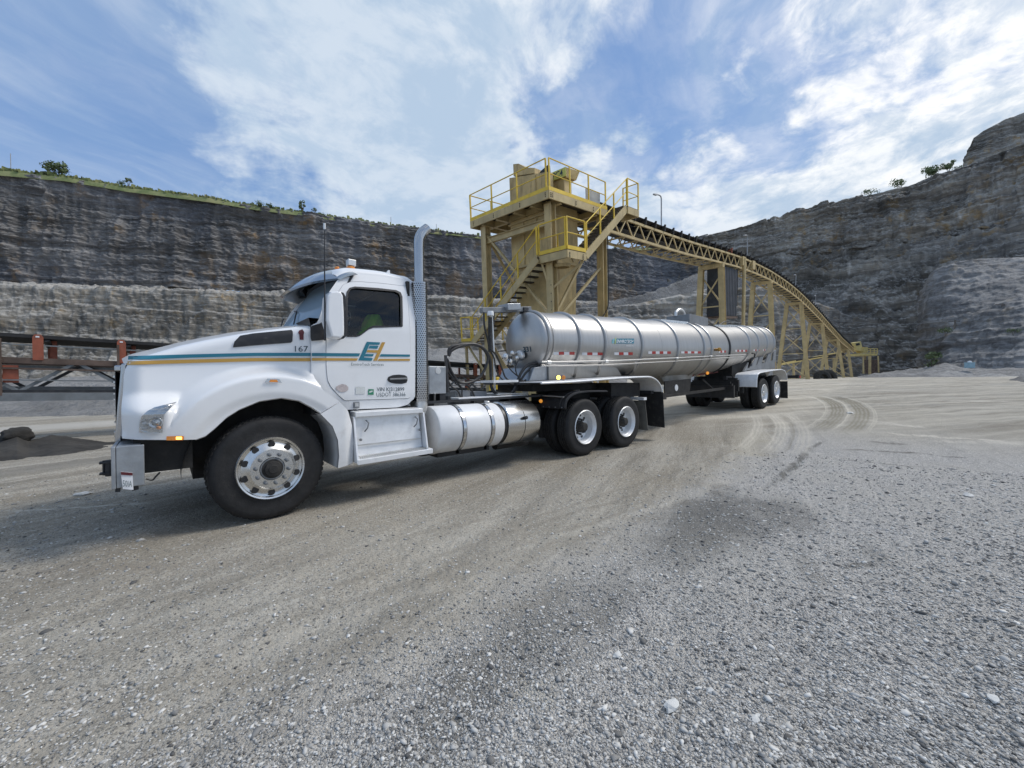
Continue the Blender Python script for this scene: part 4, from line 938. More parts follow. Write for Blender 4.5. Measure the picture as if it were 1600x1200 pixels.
# cab ---------------------------------------------------------------
WIN = [(541.5, 526), (540.5, 505), (540.5, 470), (541.5, 457), (546, 450.5), (554, 448.5), (590, 451), (618, 454), (625, 457.5), (627.5, 464), (628, 490), (628, 510.5), (605, 511), (583, 511.5), (576, 514), (568, 520), (562, 524.5), (556, 526)]
DOOR = [(509.2, 560), (509.5, 540), (509.5, 520), (510.5, 500), (518, 476), (529, 455), (536, 445), (546, 440.5), (562, 440), (600, 443), (635.5, 447.5), (638, 480), (640.5, 515), (641, 560), (641, 600), (640.5, 622.5), (600, 624), (560, 625), (538, 626), (528, 617), (517, 605), (512, 595), (510, 580)]
def polar_resample(poly, c, n):
    P_ = np.array(poly, float); out = []
    for k in range(n):
        a_ = -math.pi + 2 * math.pi * k / n; d = np.array([math.cos(a_), math.sin(a_)]); best = None
        for i in range(len(P_)):
            p, q = P_[i], P_[(i + 1) % len(P_)]; e = q - p; den = d[0] * e[1] - d[1] * e[0]
            if abs(den) < 1e-9: continue
            w_ = p - c; t_ = (w_[0] * e[1] - w_[1] * e[0]) / den; u_ = (w_[0] * d[1] - w_[1] * d[0]) / den
            if t_ > 0 and -1e-6 <= u_ <= 1 + 1e-6 and (best is None or t_ > best): best = t_
        out.append(c + d * best)
    return np.array(out)
cen = np.array([585., 490.]); nn = 220
W0 = polar_resample(WIN, cen, nn); D0 = polar_resample(DOOR, cen, nn)
def ring_between(a, b_, m_, yf, off=0.):
    Gd = []
    A3 = [SF(*p, yf) for p in a]; B3 = [SF(*p, yf) for p in b_]
    for k in range(m_):
        q = k / (m_ - 1); row = []
        for u, v in zip(A3, B3): p = u.lerp(v, q); row.append(Vector((p.x, yf(p.x, p.z) - off, p.z)))
        Gd.append(row)
    return Gd
def inset(P_, amt): c = np.array(P_).mean(0); d = np.array(P_) - c; return np.array(P_) - d / np.linalg.norm(d, axis=1)[:, None] * amt
gd = ring_between(W0, inset(D0, .35), 26, Yc, .006)
door = MB(); door.grid(gd, closed=True)
door.grid([[p for p in gd[0]], [p + Vector((0, .05, 0)) for p in gd[0]]], closed=True); door.grid([[p for p in gd[-1]], [p + Vector((0, .035, 0)) for p in gd[-1]]], closed=True)
doors = [build('door', door, paint, TR, smooth=38), build('door', door.mirrored(), paint, TR, smooth=38)]
sealg = ring_between(W0, inset(W0, 2.6), 3, Yc, .012); seal = MB(); seal.grid(sealg, closed=True)
sealg2 = ring_between(inset(W0, -.8), W0, 2, Yc, .012); seal.grid(sealg2, closed=True)
build('window_seal', seal, blackp, doors[0], smooth=30); build('window_seal', seal.mirrored(), blackp, doors[1], smooth=30)
gp = ring_between(inset(W0, 2.), inset(W0, 2.) * .02 + cen * .98, 3, Yc, -.012); gl_ = MB(); gl_.grid(gp, closed=True)
build('side_window', gl_, glassm, doors[0]); build('side_window', gl_.mirrored(), glassm, doors[1])
# shell round the door
SHELL = [(486.5, 590), (486, 560), (486.2, 535), (487.5, 520), (493, 508), (499, 497), (504, 480), (515, 455), (527, 438), (538, 430), (552, 427.5), (600, 432), (637, 438.5), (646, 445), (648.5, 480), (649, 520), (649, 560), (648.5, 622), (643, 626), (638, 632), (622, 636.5), (580, 638.5), (546, 640), (533, 642), (514, 626), (494, 608)]
S0_ = polar_resample(SHELL, cen, nn)
sg_ = ring_between(inset(D0, -.35), S0_, 8, Yc, 0)
shell = MB(); shell.grid(sg_, closed=True)
shell.grid([[p for p in sg_[0]], [p + Vector((0, .06, 0)) for p in sg_[0]]], closed=True)
s2_ = shell.mirrored(); shell.add(s2_.v, s2_.f)
# roof: lofted from side to side
R0 = [SF(px, py, Yc) for px, py in resample([(530, 437), (538, 430), (552, 427.5), (600, 432), (637, 438.5), (646, 445)], 40)]
rows = []
for k in range(33):
    th_ = math.pi * k / 32; c_, s_ = math.cos(th_), math.sin(th_)
    cc2 = math.copysign(abs(c_) ** .75, c_); ss2 = s_ ** .8; row = []
    for p in R0:
        fx = (p.x - R0[0].x) / (R0[-1].x - R0[0].x)
        row.append(Vector((p.x - .07 * ss2 * ssf(fx, .55, 0) + .02 * ss2 * ssf(fx, .8, 1), p.y * cc2, p.z + ss2 * (.13 + .02 * math.sin(math.pi * min(1, fx * 1.2))))))
    rows.append(row)
shell.grid(rows)
bk = []; xb = R0[-1].x; zb0 = 1.02
RR_ = [r[-1] for r in rows]
shell.grid([RR_, [Vector((xb + .03, p.y, p.z - .03)) for p in RR_], [Vector((xb + .05, (p.y), lerp(p.z, zb0, .5))) for p in RR_], [Vector((xb + .05, p.y * 1.12, zb0)) for p in RR_]])
build('cab_shell', shell, paint, TR, smooth=38)
step_l = MB(); p_ = SF(556.5, 632.5, Yc); step_l.box(p_.x - .035, p_.x + .035, p_.y - .02, p_.y + .01, p_.z - .04, p_.z + .035); sl_ = build('step_light', step_l, greym, TR, bevel=.006)
build('lens', MB().box(p_.x - .02, p_.x + .02, p_.y - .026, p_.y - .021, p_.z - .02, p_.z + .02), alud, sl_)
# lettering and stripes on the door
Yc6 = lambda x, z: Yc(x, z) - .008
LG = lambda pts, nm, mt: dec(nm, [(530 + a / 10, 525 + b_ / 10) for a, b_ in pts], Yc6, mt, .004, doors[0], 1)
band('teal_stripe', [(487, 551.5), (509, 551.6), (560, 552.0), (562.5, 552.2)], [(487, 556.4), (509, 556.5), (558, 556.8), (560.6, 556.9)], Yc6, teal, doors[0], off=.004, n=12)
band('teal_stripe', [(595, 553.3), (640.4, 554)], [(592.6, 557.0), (640.4, 557.4)], Yc6, teal, doors[0], off=.004, n=8)
band('gold_stripe', [(487, 559.2), (559.3, 559.8)], [(487, 563.6), (557.4, 563.6)], Yc6, gold, doors[0], off=.004, n=12)
band('gold_stripe', [(592, 560.6), (640.4, 560.6)], [(589.6, 563.9), (640.4, 563.8)], Yc6, gold, doors[0], off=.004, n=8)
# linked letter emblem: teal E, gold slanted H
LG([(430, 90), (640, 100), (622, 140), (470, 135), (385, 335), (525, 345), (505, 388), (300, 380)], 'emblem_letter_e', teal)
LG([(475, 152), (613, 155), (595, 200), (455, 192)], 'emblem_bar', teal)
LG([(410, 280), (540, 283), (525, 320), (393, 318)], 'emblem_bar', teal)
LG([(440, 218), (608, 222), (665, 98), (718, 98), (588, 388), (530, 386), (592, 262), (425, 255)], 'emblem_letter_h', gold)
text('company_name', 'EnviroTech Services', 548.6, 571.2, 599.3, 4.6, -1.042, inkg, doors[0], yslope=571.6)
text('vin_line', 'VIN KJ312899', 588.5, 611.3, 631.5, 6.2, -1.036, ink, doors[0], yslope=611.0)
text('usdot_line', 'USDOT 386366', 588, 619.6, 633.3, 6.2, -1.032, ink, doors[0], yslope=618.8)
text('slanted_decal', 'TRIDIUM', 539.5, 621.5, 570.5, 5.0, -1.028, ink, doors[0], shear=.35, bold=.02, yslope=621.2)
LG([(0, 765), (40, 750), (100, 760), (140, 795), (140, 840), (100, 870), (40, 878), (0, 868), (-20, 850), (-55, 830), (-50, 790)], 'oval_sticker', stick1)
LG([(258, 790), (400, 795), (402, 905), (255, 905)], 'silver_sticker', stick2)
LG([(452, 830), (538, 832), (537, 918), (450, 918)], 'green_sticker', green)
LG([(468, 862), (520, 850), (520, 872), (470, 890)], 'sticker_mark', stick2)
hd = LG([(750, 680), (765, 640), (830, 612), (930, 603), (1020, 612), (1060, 635), (1066, 690), (1050, 730), (980, 748), (880, 745), (800, 730), (760, 705)], 'door_handle', blackp)
a_, b_ = SF(607.5, 592.6, Yc), SF(635, 591.4, Yc); build('handle_grip', MB().beam(a_ + Vector((0, -.03, 0)), b_ + Vector((0, -.03, 0)), .02, .022), greym, hd, bevel=.006)

# windshield, visor, cowl
def wsx(y, z):                                            # curved glass, leaning back
    q = (z - 2.02) / .62; base = .30 + .30 * (abs(y) / .97) ** 2.2; topx = .73 + .17 * (abs(y) / .97) ** 2.2; return base * (1 - q) + topx * q
Gw = [[Vector((wsx(y, z), y * (1 - .07 * (z - 2.0)), z)) for y in np.linspace(-.965, .965, 41)] for z in np.linspace(1.98, 2.66, 12)]
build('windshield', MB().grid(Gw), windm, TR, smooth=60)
ed = MB(); ed.tube([p + Vector((-.006, 0, 0)) for p in Gw[0]], .022, 6); ed.tube([Gw[i][0] + Vector((-.005, 0, 0)) for i in range(12)], .016, 6); ed.tube([Gw[i][-1] + Vector((-.005, 0, 0)) for i in range(12)], .016, 6); ed.tube([p + Vector((-.006, 0, 0)) for p in Gw[-1]], .03, 6)
build('windshield_frame', ed, blackp, TR, smooth=50)
cw = MB()                                                 # A pillar / fill between the glass and the door shell
for sg in (-1, 1):
    pr_ = [SF(px, py, Yc) for px, py in resample([(493, 508), (499, 497), (504, 480), (515, 455), (530, 437)], 10)]
    gl2 = [Vector((wsx(.965, z), -.965 * (1 - .07 * (z - 2.0)), z)) for z in np.linspace(1.98, 2.66, 10)]
    build('windshield_pillar', MB().grid([[Vector((p.x, sg * -p.y, p.z)) for p in pr_], [Vector((p.x, sg * -p.y, p.z)) for p in gl2]]), paint, TR, smooth=50)

cb = dec('cowl_trim', [(484, 512), (487, 509), (498, 506), (509, 499.5), (509, 531), (486, 533), (484.5, 528)], Yc, blackp, .018, TR, 2)
cwl = MB(); cwl.grid([[Vector((x_, y, z_)) for y in np.linspace(-1, 1, 12)] for x_, z_ in ((.42, 2.0), (.40, 2.10), (.62, 2.10), (1.0, 2.0))]); build('cowl', cwl, blackp, TR)
rm = MB(); rm.beam(SF(487, 511, lambda x, z: -1.0), SF(507, 500, lambda x, z: -1.0), .04, .03); build('cowl_rim', rm, paint, TR, bevel=.01)
wp = MB(); wp.tube([(.36, -.5, 2.08), (.46, -.2, 2.28), (.5, .1, 2.33)], .008, 5); wp.tube([(.36, .3, 2.08), (.46, .55, 2.28), (.5, .8, 2.33)], .008, 5); build('wiper', wp, blackp, TR)
vis = []
for i, y in enumerate(np.linspace(-.97, .97, 31)):
    q = abs(y) / .97; xr = .93 - .08 * (1 - q ** 2); zr = 2.775 + .11 * (1 - q ** 2)
    row = []
    for k in range(8):
        u_ = k / 7; dx_ = (.50 - .30 * q ** 2.5) * u_; dz_ = (.10 * u_ + .22 * u_ ** 2.2) * (1 - .72 * q ** 2.2); row.append(Vector((xr - dx_, y * (1 - .02 * u_), zr - dz_ - .06 * q ** 4 - .03)))
    vis.append(row)
build('sun_visor', MB().thick(vis, (.03, 0, -.015)), visorm, TR, smooth=40)
# roof lights, cable, fin antenna
bc = thing  # keep name short
b0 = S(548, 424, -.55); bl = MB(); bl.box(b0.x - .045, b0.x + .055, -.60, -.50, b0.z + .065, b0.z + .145); bo = build('roof_beacon', bl, alud, TR, bevel=.008)
build('amber_base', MB().lathe([(0, .055), (.035, .055), (.045, .045), (.05, 0.001)], (b0.x, -.55, b0.z + .012), (0, 0, 1), 18), ambero, bo, smooth=30)
build('lamp_face', MB().box(b0.x + .056, b0.x + .062, -.595, -.505, b0.z + .075, b0.z + .135), blackp, bo)
build('roof_cable', MB().tube(catmull([S(555, 416, -.5), S(565, 419.5, -.5), S(575, 421.5, -.5), S(590, 424, -.5), S(604, 427, -.5)]), .006, 6), blackp, TR)
p_ = S(604, 427, -.5); build('roof_fin', MB().prism([p_ + Vector((-.03, 0, -.03)), p_ + Vector((.05, 0, -.03)), p_ + Vector((.05, 0, .05)), p_ + Vector((.03, 0, .05))], (0, .03, 0)), paint, TR)
for k in range(4):
    y = -.2 + k * .35; build('clearance_light', MB().lathe([(0, .03), (.02, .028), (.03, 0.001)], (.96, y, 2.905 + .01 * (1 - abs(y))), (-.2, 0, 1), 12), ambero, TR, smooth=30)
# mirror and antenna
ym = -1.36
MIR = [(512, 532), (511, 500), (511.5, 475), (512.5, 462), (517, 455.5), (526, 454.5), (533, 455.5), (536.5, 462), (538, 490), (538.5, 515), (538, 524), (533, 528.5), (519, 527)]
mp = [S(px, py, ym) for px, py in MIR[1:]]
mh = build('mirror', MB().prism(mp, (0, .21, 0)), paint, TR, bevel=.018)
mp2 = [p + Vector((.035, .02, 0)) for p in mp]; build('mirror_back', MB().prism(mp2, (0, .17, 0)), blackp, mh, bevel=.01)
ma = MB(); ma.beam((.62, -1.16, 1.93), (.72, -1.02, 1.9), .05, .04); ma.beam((.62, -1.16, 2.28), (.78, -1.0, 2.3), .05, .04); build('mirror_arm', ma, blackp, mh)
an = MB(); an.tube([S(508, 532, -1.3), S(507.5, 500, -1.3), S(507, 360, -1.3)], [.012, .009, .005], 8); ao = build('antenna', an, blackp, TR)
build('antenna_tip', MB().cyl(S(507, 358, -1.3), S(507, 349, -1.3), .012, 8), alud, ao)
# interior
itm = MB(); itm.box(.42, 1.62, -.98, .98, 1.02, 1.10); itm.box(.45, .80, -.95, .95, 1.1, 1.98); itm.box(1.60, 1.64, -.95, .95, 1.1, 2.7)
build('cab_floor_and_dash', itm, interior, TR)
hl = MB(); hl.box(.85, 1.6, -.80, .80, 2.72, 2.76); build('headliner', hl, interior, TR)
for sg in (-1, 1):
    st_ = build('seat', MB().box(1.0, 1.45, sg * .5 - .25, sg * .5 + .25, 1.45, 1.65), interior, TR, bevel=.05)
    build('seat_back', MB().hexa([(1.36, sg * .5 - .23, 1.6), (1.50, sg * .5 - .23, 1.6), (1.50, sg * .5 + .23, 1.6), (1.36, sg * .5 + .23, 1.6), (1.46, sg * .5 - .2, 2.22), (1.58, sg * .5 - .2, 2.22), (1.58, sg * .5 + .2, 2.22), (1.46, sg * .5 + .2, 2.22)]), interior, st_, bevel=.04)
    build('headrest', MB().box(1.46, 1.57, sg * .5 - .13, sg * .5 + .13, 2.22, 2.42), interior, st_, bevel=.03)
sw = MB(); c_ = Vector((.93, -.5, 1.98)); a1 = Vector((.35, 0, .94)); a2 = Vector((0, 1, 0)); sw.tube([c_ + (a1 * math.cos(t_) + a2 * math.sin(t_)) * .23 for t_ in np.linspace(0, 2 * math.pi, 33)], .014, 6)
sw.beam(c_ - a1 * .22, c_ + a1 * .22, .03, .02); sw.cyl(c_, c_ + Vector((-.25, 0, -.2)), .03, 8); build('steering_wheel', sw, interior, TR)
# lime jacket hung over the seat, seen through the window
jk = []
cJ = S(583, 504, -.55)
for k in range(14):
    u_ = k / 13; row = []
    for j in range(26):
        a_ = 2 * math.pi * j / 26; rr2 = lerp(.10, .26, u_ ** .7) * (1 + .16 * math.sin(3 * a_ + 5 * u_) + .1 * math.sin(7 * a_ + 3 * u_)); row.append(Vector((cJ.x + .02 + .75 * rr2 * math.cos(a_) - .10 * u_, -.55 + .8 * rr2 * math.sin(a_), cJ.z + .10 - .42 * u_)))
    jk.append(row)
jm = MB().grid(jk, closed=True); jm.f.append(tuple(range(26)))
tag(build('safety_jacket', jm, hivis, smooth=60), 'lime green safety jacket seen through the cab side window', 'jacket')

# exhaust stack
xs_, ys_ = 1.775, -.96
sk = MB(); sk.tube([(xs_, ys_, 2.66), (xs_, ys_, 3.18)] + catmull([(xs_, ys_, 3.2), (xs_ + .012, ys_, 3.30), (xs_ + .06, ys_, 3.39), (xs_ + .13, ys_, 3.46)], 5)[1:], .066, 24, caps=False)
st = build('exhaust_stack', sk, visorm, TR, smooth=40)
build('stack_bore', MB().disc((xs_ + .125, ys_, 3.455), (.75, 0, .66), .064, 20), blackp, st)
sh = MB(); sh.tube([(xs_, ys_, 1.12), (xs_, ys_, 2.70)], .104, 32); sho = build('heat_shield', sh, visorm, TR, smooth=40)
hl_ = MB()
for r_ in range(54):
    z = 1.16 + r_ * .0285
    for k in range(22):
        a_ = (k + .5 * (r_ % 2)) * 2 * math.pi / 22; hl_.disc((xs_ + .1048 * math.cos(a_), ys_ + .1048 * math.sin(a_), z), (math.cos(a_), math.sin(a_), 0), .0085, 6)
build('perforations', hl_, blackp, sho, kind='stuff', recalc=False)
eb2 = MB(); eb2.tube(catmull([(xs_, ys_, 1.13), (xs_, ys_, 1.03), (xs_ - .05, ys_ + .02, .95), (xs_ - .22, ys_ + .08, .90)], 5), .085, 20); build('exhaust_elbow', eb2, alud, TR, smooth=40)
sb = MB(); sb.box(1.66, 1.70, -.95, -.80, 1.2, 2.6); build('stack_bracket', sb, alud, TR)

# steps, tanks
stp = MB()
a_, b2, c2, d2 = (.83, 1.03), (1.66, 1.03), (1.72, .505), (.815, .455)
stp.prism([Vector((.845, -1.10, 1.00)), Vector((1.67, -1.10, 1.00)), Vector((1.70, -1.14, .52)), Vector((.845, -1.14, .50))], (0, .20, 0))
so_ = build('step_box', stp, whiteal, TR, bevel=.01)
build('upper_step', MB().hexa([(.835, -1.175, .975), (1.695, -1.175, .975), (1.695, -.90, .985), (.835, -.90, .985), (.835, -1.175, 1.035), (1.695, -1.175, 1.035), (1.695, -.90, 1.045), (.835, -.90, 1.045)]), whiteal, so_, bevel=.008)
build('lower_step', MB().hexa([(.82, -1.27, .44), (1.78, -1.27, .455), (1.74, -1.06, .50), (.84, -1.06, .49), (.82, -1.27, .50), (1.78, -1.27, .515), (1.74, -1.06, .545), (.84, -1.06, .54)]), whiteal, so_, bevel=.006)
for x in (.815, 1.70): build('side_plate', MB().prism([Vector((x, -1.16, .98)), Vector((x, -1.27, .46)), Vector((x, -1.02, .46)), Vector((x, -1.02, .98))], (.02, 0, 0)), whiteal, so_)
build('panel_crease', MB().box(.86, 1.68, -1.152, -1.142, .64, .655), alud, so_)
for x in (.97, 1.60): build('grab_strap', MB().tube([(x, -1.13, .93), (x + .02, -1.165, .90), (x + .005, -1.165, .84), (x - .02, -1.14, .80)], .008, 6), greym, so_)
for x, z in ((.90, .71), (1.66, .76), (.90, 1.04), (1.56, 1.07)): build('bolt', MB().lathe([(0, .016), (.015, .015), (.02, 0.001)], (x, -1.145 if z < 1 else -1.05, z), (0, -1, 0) if z < 1 else (0, 0, 1), 10), greym, so_)
nb = MB()
for k in range(34): nb.box(.87 + k * .0255, .882 + k * .0255, -1.262, -1.08, .519 + .0004 * k, .526 + .0004 * k)
build('tread_ribs', nb, alud, so_, kind='stuff')
yt, zt2 = -.865, .70
ft = MB(); ft.lathe([(0, .001), (0, .30), (.012, .325), (.03, .335), (1.11, .335), (1.125, .325), (1.135, .30), (1.135, .001)], (1.93, yt, zt2), (1, 0, 0), 64); fo = build('fuel_tank', ft, paint_dirty, TR, smooth=35)
for x in (2.30, 2.80):
    sp_ = MB(); sp_.lathe([(0, .337), (0, .346), (.05, .346), (.05, .337)], (x, yt, zt2), (1, 0, 0), 64); so2 = build('tank_strap', sp_, chrome, fo, smooth=35)
    build('strap_edge', MB().lathe([(-.008, .336), (-.008, .343), (-.001, .343)], (x, yt, zt2), (1, 0, 0), 64).lathe([(.051, .343), (.058, .343), (.058, .336)], (x, yt, zt2), (1, 0, 0), 64), blackp, so2)
    build('strap_bolt', MB().box(x, x + .05, -1.0, -.94, .345, .385), blackm, so2)
build('fuel_cap', MB().lathe([(0, .045), (.03, .045), (.036, .038), (.037, .001)], (2.94, yt - .03, zt2 + .332), (0, -.1, 1), 20), alud, fo, smooth=35)
dt = MB(); dt.lathe([(0, .001), (0, .33), (.02, .345), (.66, .345), (.69, .325), (.70, .30), (.70, .001)], (3.13, yt, zt2), (1, 0, 0), 64); do = build('polished_tank', dt, poltank, TR, smooth=35)
build('tank_gap_band', MB().lathe([(0, .20), (0, .315), (.05, .315), (.05, .20)], (3.075, yt, zt2), (1, 0, 0), 48), blackp, TR, smooth=35)
build('tank_seam', MB().lathe([(0, .346), (.002, .348), (.008, .348), (.01, .346)], (3.46, yt, zt2), (1, 0, 0), 64), blackp, do)
build('tank_latch', MB().lathe([(0, .03), (.05, .028), (.055, .001)], (3.455, yt - .335, zt2 + .09), (0, -1, .2), 12), blackm, do, smooth=30)
hb_ = MB(); hb_.box(1.95, 4.2, -.62, -.45, .30, .42); hb_.box(2.0, 2.9, -1.0, -.7, .33, .40); hb_.cyl((2.6, -.5, .38), (4.2, -.5, .4), .11, 14); hb_.cyl((3.2, -.75, .34), (3.9, -.75, .34), .08, 12)
build('under_tank_brackets', hb_, under, TR)
# deck behind the cab
dk = MB(); dk.beam((1.70, -.62, 1.07), (4.4, -.62, 1.10), .10, .035); dk.box(1.7, 4.3, -.46, .46, .94, .96); build('deck_edge', dk, blackm, TR)
dp = MB(); dp.hexa([(2.62, -.60, 1.085), (4.1, -.60, 1.095), (4.1, -.1, 1.095), (2.62, -.1, 1.085), (2.62, -.60, 1.115), (4.1, -.60, 1.125), (4.1, -.1, 1.125), (2.62, -.1, 1.115)]); build('deck_plate', dp, whiteal, TR, bevel=.004)
dp = MB(); dp.box(3.5, 4.2, -.45, .3, 1.135, 1.15); build('deck_plate', dp, alud, TR)
for (x0, x1, z1_) in ((2.75, 3.05, 1.22), (3.12, 3.4, 1.20), (2.2, 2.45, 1.2)): build('deck_valve_box', MB().box(x0, x1, -.30, -.05, 1.0, z1_), greym, TR, bevel=.008)
# air conditioning unit of the cab (grey louvered box)
A_ = S(673, 572, -.62); B_ = S(697.5, 617, -.62)
ub = MB(); ub.box(A_.x - .03, B_.x, -.62, -.20, B_.z + .02, A_.z); uo = build('equipment_box', ub, galv, TR, bevel=.012)
vs_ = MB()
for k in range(13): vs_.box(B_.x - .32, B_.x - .30, -.625, -.62, B_.z + .05 + k * .033, B_.z + .065 + k * .033)
build('vent_slots', vs_, blackp, uo, kind='stuff')
build('name_badge', MB().lathe([(0, .05), (.008, .045), (.009, .001)], (B_.x - .14, -.62, A_.z - .07), (0, -1, 0), 20), alud, uo)
eq = MB(); eq.box(A_.x - .2, A_.x - .05, -.66, -.3, A_.z - .42, A_.z - .02); build('mesh_cabinet', eq, greym, TR, bevel=.01)
eq = MB(); eq.box(A_.x - .1, A_.x - .02, -.6, -.5, 1.05, 1.3); eq.box(B_.x - .1, B_.x, -.6, -.5, 1.05, 1.3); eq.box(1.75, 2.3, -.4, .4, .95, 1.25); eq.cyl((2.35, -.5, 1.05), (2.35, -.5, 1.22), .07, 12); eq.cyl((2.5, -.45, 1.05), (2.5, -.45, 1.15), .06, 12); build('equipment_stand', eq, blackm, TR)
ps = MB(); ps.beam(S(700, 613, -.45), S(696, 555, -.45), .035, .035); build('hose_post', ps, blackm, TR)
# quarter fenders in front of and over the drive wheels
def swept(path, y0, y1, th=.012):
    return MB().thick([[Vector((x, y0, z)) for x, z in path], [Vector((x, y1, z)) for x, z in path]], (0, 0, -th))
cur = [(p.x, p.z) for p in catmull([(4.40, 0, .885), (4.42, 0, 1.0), (4.50, 0, 1.08), (4.64, 0, 1.135), (4.85, 0, 1.16), (5.2, 0, 1.165), (5.62, 0, 1.155)], 6)]
for sg in (-1, 1):
    qf = build('quarter_fender', MB().thick([[Vector((x, sg * 1.225, z)) for x, z in cur], [Vector((x, sg * .60, z)) for x, z in cur]], (.014, 0, -.012)), blackm, TR, smooth=40)
    rb = MB()
    for yy in (1.21, 1.10): rb.tube([(x - .008, sg * yy, z + .008) for x, z in cur], .012, 6)
    build('fender_bead', rb, blackm, qf)
for k in range(4): build('fender_bolt', MB().box(4.385, 4.40, -1.15 + k * .15, -1.13 + k * .15, .89, .91), greym, TR)
build('fender_rod', MB().tube([(4.40, -.62, 1.10), (4.415, -1.17, 1.085)], .012, 8), alud, TR)
build('amber_side_lamp', MB().lathe([(0, .035), (.02, .03), (.026, .001)], (4.36, -.66, 1.0), (-.8, -.6, 0), 14), amber, TR)
mf = MB(); mf.prism([Vector((7.0, -1.205, .915)), Vector((7.0, -.66, .915)), Vector((7.06, -.62, .27)), Vector((7.06, -1.235, .27))], (.012, 0, 0)); build('mud_flap', mf, flapg, TR)
build('mud_flap', mf.mirrored(), flapg, TR)
build('flap_hanger', MB().box(6.92, 7.04, -1.22, 1.22, .93, .99), whiteal, TR)
# fifth wheel
fw = MB(); fw.lathe([(0, .46), (.05, .46), (.05, .001)], (LW - .1, 0, 1.10), (0, 0, 1), 32); fw.box(LW - .5, LW + .5, -.4, .4, .93, 1.09); build('fifth_wheel', fw, under, TR)

# ------------------------------------------------------------------ tank trailer
TL = thing('tank_trailer', 'long ribbed stainless steel tank trailer coupled behind the white tractor', 'tank trailer', (15.2, 0, .36))
ST = [(4.62, .585, 2.147), (4.69, .595, 2.15), (5.54, .635, 2.166), (6.34, .685, 2.157), (7.7, .745, 2.163), (9.33, .81, 2.195), (10.88, .82, 2.253), (11.38, .82, 2.27), (12.78, .80, 2.347), (14.69, .755, 2.541), (15.67, .735, 2.631), (16.7, .715, 2.712), (17.71, .69, 2.789)]
SA = np.array(ST)
def trz(x): return float(np.interp(x, SA[:, 0], SA[:, 1])), float(np.interp(x, SA[:, 0], SA[:, 2]))
def Yt(x, z):
    r_, z0 = trz(x); return -math.sqrt(max(.01, r_ * r_ - (z - z0) ** 2))
def circ(x, r_, z0, n=72): return [Vector((x, r_ * math.cos(a), z0 + r_ * math.sin(a))) for a in np.linspace(0, 2 * math.pi, n, endpoint=False)]
sh = MB(); sh.grid([circ(x, *trz(x)) for x in np.linspace(4.62, 17.71, 90)], closed=True)
tank = build('tank_shell', sh, steel, TL, smooth=40)
hd = MB(); r0, z0 = trz(4.65)
hd.grid([circ(4.66, r0, z0), circ(4.60, r0 - .005, z0), circ(4.565, r0 - .03, z0), circ(4.545, r0 - .065, z0)] + [circ(4.545 - .16 * (1 - (q) ** 2), max(.002, (r0 - .065) * q), z0) for q in np.linspace(.97, 0, 14)], closed=True)
build('tank_front_head', hd, steel, TL, smooth=32)
hd = MB(); r1, z1 = trz(17.7); hd.grid([circ(17.70, r1, z1)] + [circ(17.70 + .22 * math.sin(q), max(.002, r1 * math.cos(q)), z1) for q in np.linspace(.05, math.pi / 2, 12)], closed=True)
build('tank_rear_head', hd, steel, TL, smooth=32)
def ringpart(x, wd_, hgt, mat=steel):
    r_, z0 = trz(x); mb = MB(); mb.grid([circ(x - wd_, r_, z0), circ(x - wd_ * .8, r_ + hgt * .8, z0), circ(x - wd_ * .4, r_ + hgt, z0), circ(x + wd_ * .4, r_ + hgt, z0), circ(x + wd_ * .8, r_ + hgt * .8, z0), circ(x + wd_, r_, z0)], closed=True)
    return build('stiffening_ring', mb, mat, TL, smooth=35)
for x in (4.69, 5.54, 6.34, 7.7, 9.33, 10.88, 11.38, 14.69, 15.67, 16.7, 17.6): ringpart(x, .045, .042)
ringpart(4.80, .025, .016)
ringpart(12.78, .05, .034, blackm)
for x in (8.55, 13.7): ringpart(x, .006, .003)

def tdec(name, a, b_, c, d, mat, off=.006, parent=None):    # quad traced in px, laid on the tank
    rows = []
    for q in (0, .5, 1):
        row = []
        for s_ in np.linspace(0, 1, 5):
            px = (a[0] * (1 - s_) + b_[0] * s_) * (1 - q) + (d[0] * (1 - s_) + c[0] * s_) * q; py = (a[1] * (1 - s_) + b_[1] * s_) * (1 - q) + (d[1] * (1 - s_) + c[1] * s_) * q
            p = SF(px, py, Yt); row.append(Vector((p.x, Yt(p.x, p.z) - off, p.z)))
        rows.append(row)
    return build(name, MB().grid(rows), mat, parent or TL)
for (x0, x1, y0, y1, n) in ((864.5, 897.5, 550.0, 554.4, 4), (909, 941.5, 550.8, 555.0, 4), (959.5, 988.5, 550.5, 554.8, 4), (1012.5, 1048, 549.0, 553.0, 6), (1064, 1095, 549.0, 552.3, 6), (1122.5, 1134, 547.6, 551, 4), (1148.5, 1167, 546.6, 549.6, 6), (1177, 1187, 546, 548.6, 4), (1192, 1199, 545.6, 548.2, 4)):
    for k in range(n):
        a, b_ = x0 + (x1 - x0) * k / n, x0 + (x1 - x0) * (k + 1) / n; tdec('reflector', (a, y0), (b_, y0), (b_, y1), (a, y1), wht if k % 2 == 0 else red)
lg = tdec('logo_plate', (961.5, 529.0), (990.5, 529.0), (990.2, 536.8), (961.2, 536.8), teal, .006)
tealt = M('pale_teal_print', (.16, .47, .52), .5, 0, .05, 5); lime = M('pale_lime_print', (.50, .60, .25), .5, 0, .05, 5)
for pts in (((957, 530), (960.6, 529.6), (960.2, 531.2), (956.6, 531.4)), ((956.8, 532.3), (960.0, 532.2), (959.6, 533.6), (956.4, 533.7)), ((956, 535), (959.4, 534.8), (959.1, 536.4), (955.8, 536.6)), ((956.9, 530), (957.9, 530), (956.9, 536.5), (955.8, 536.6))): tdec('emblem_bar', *pts, tealt, .007)
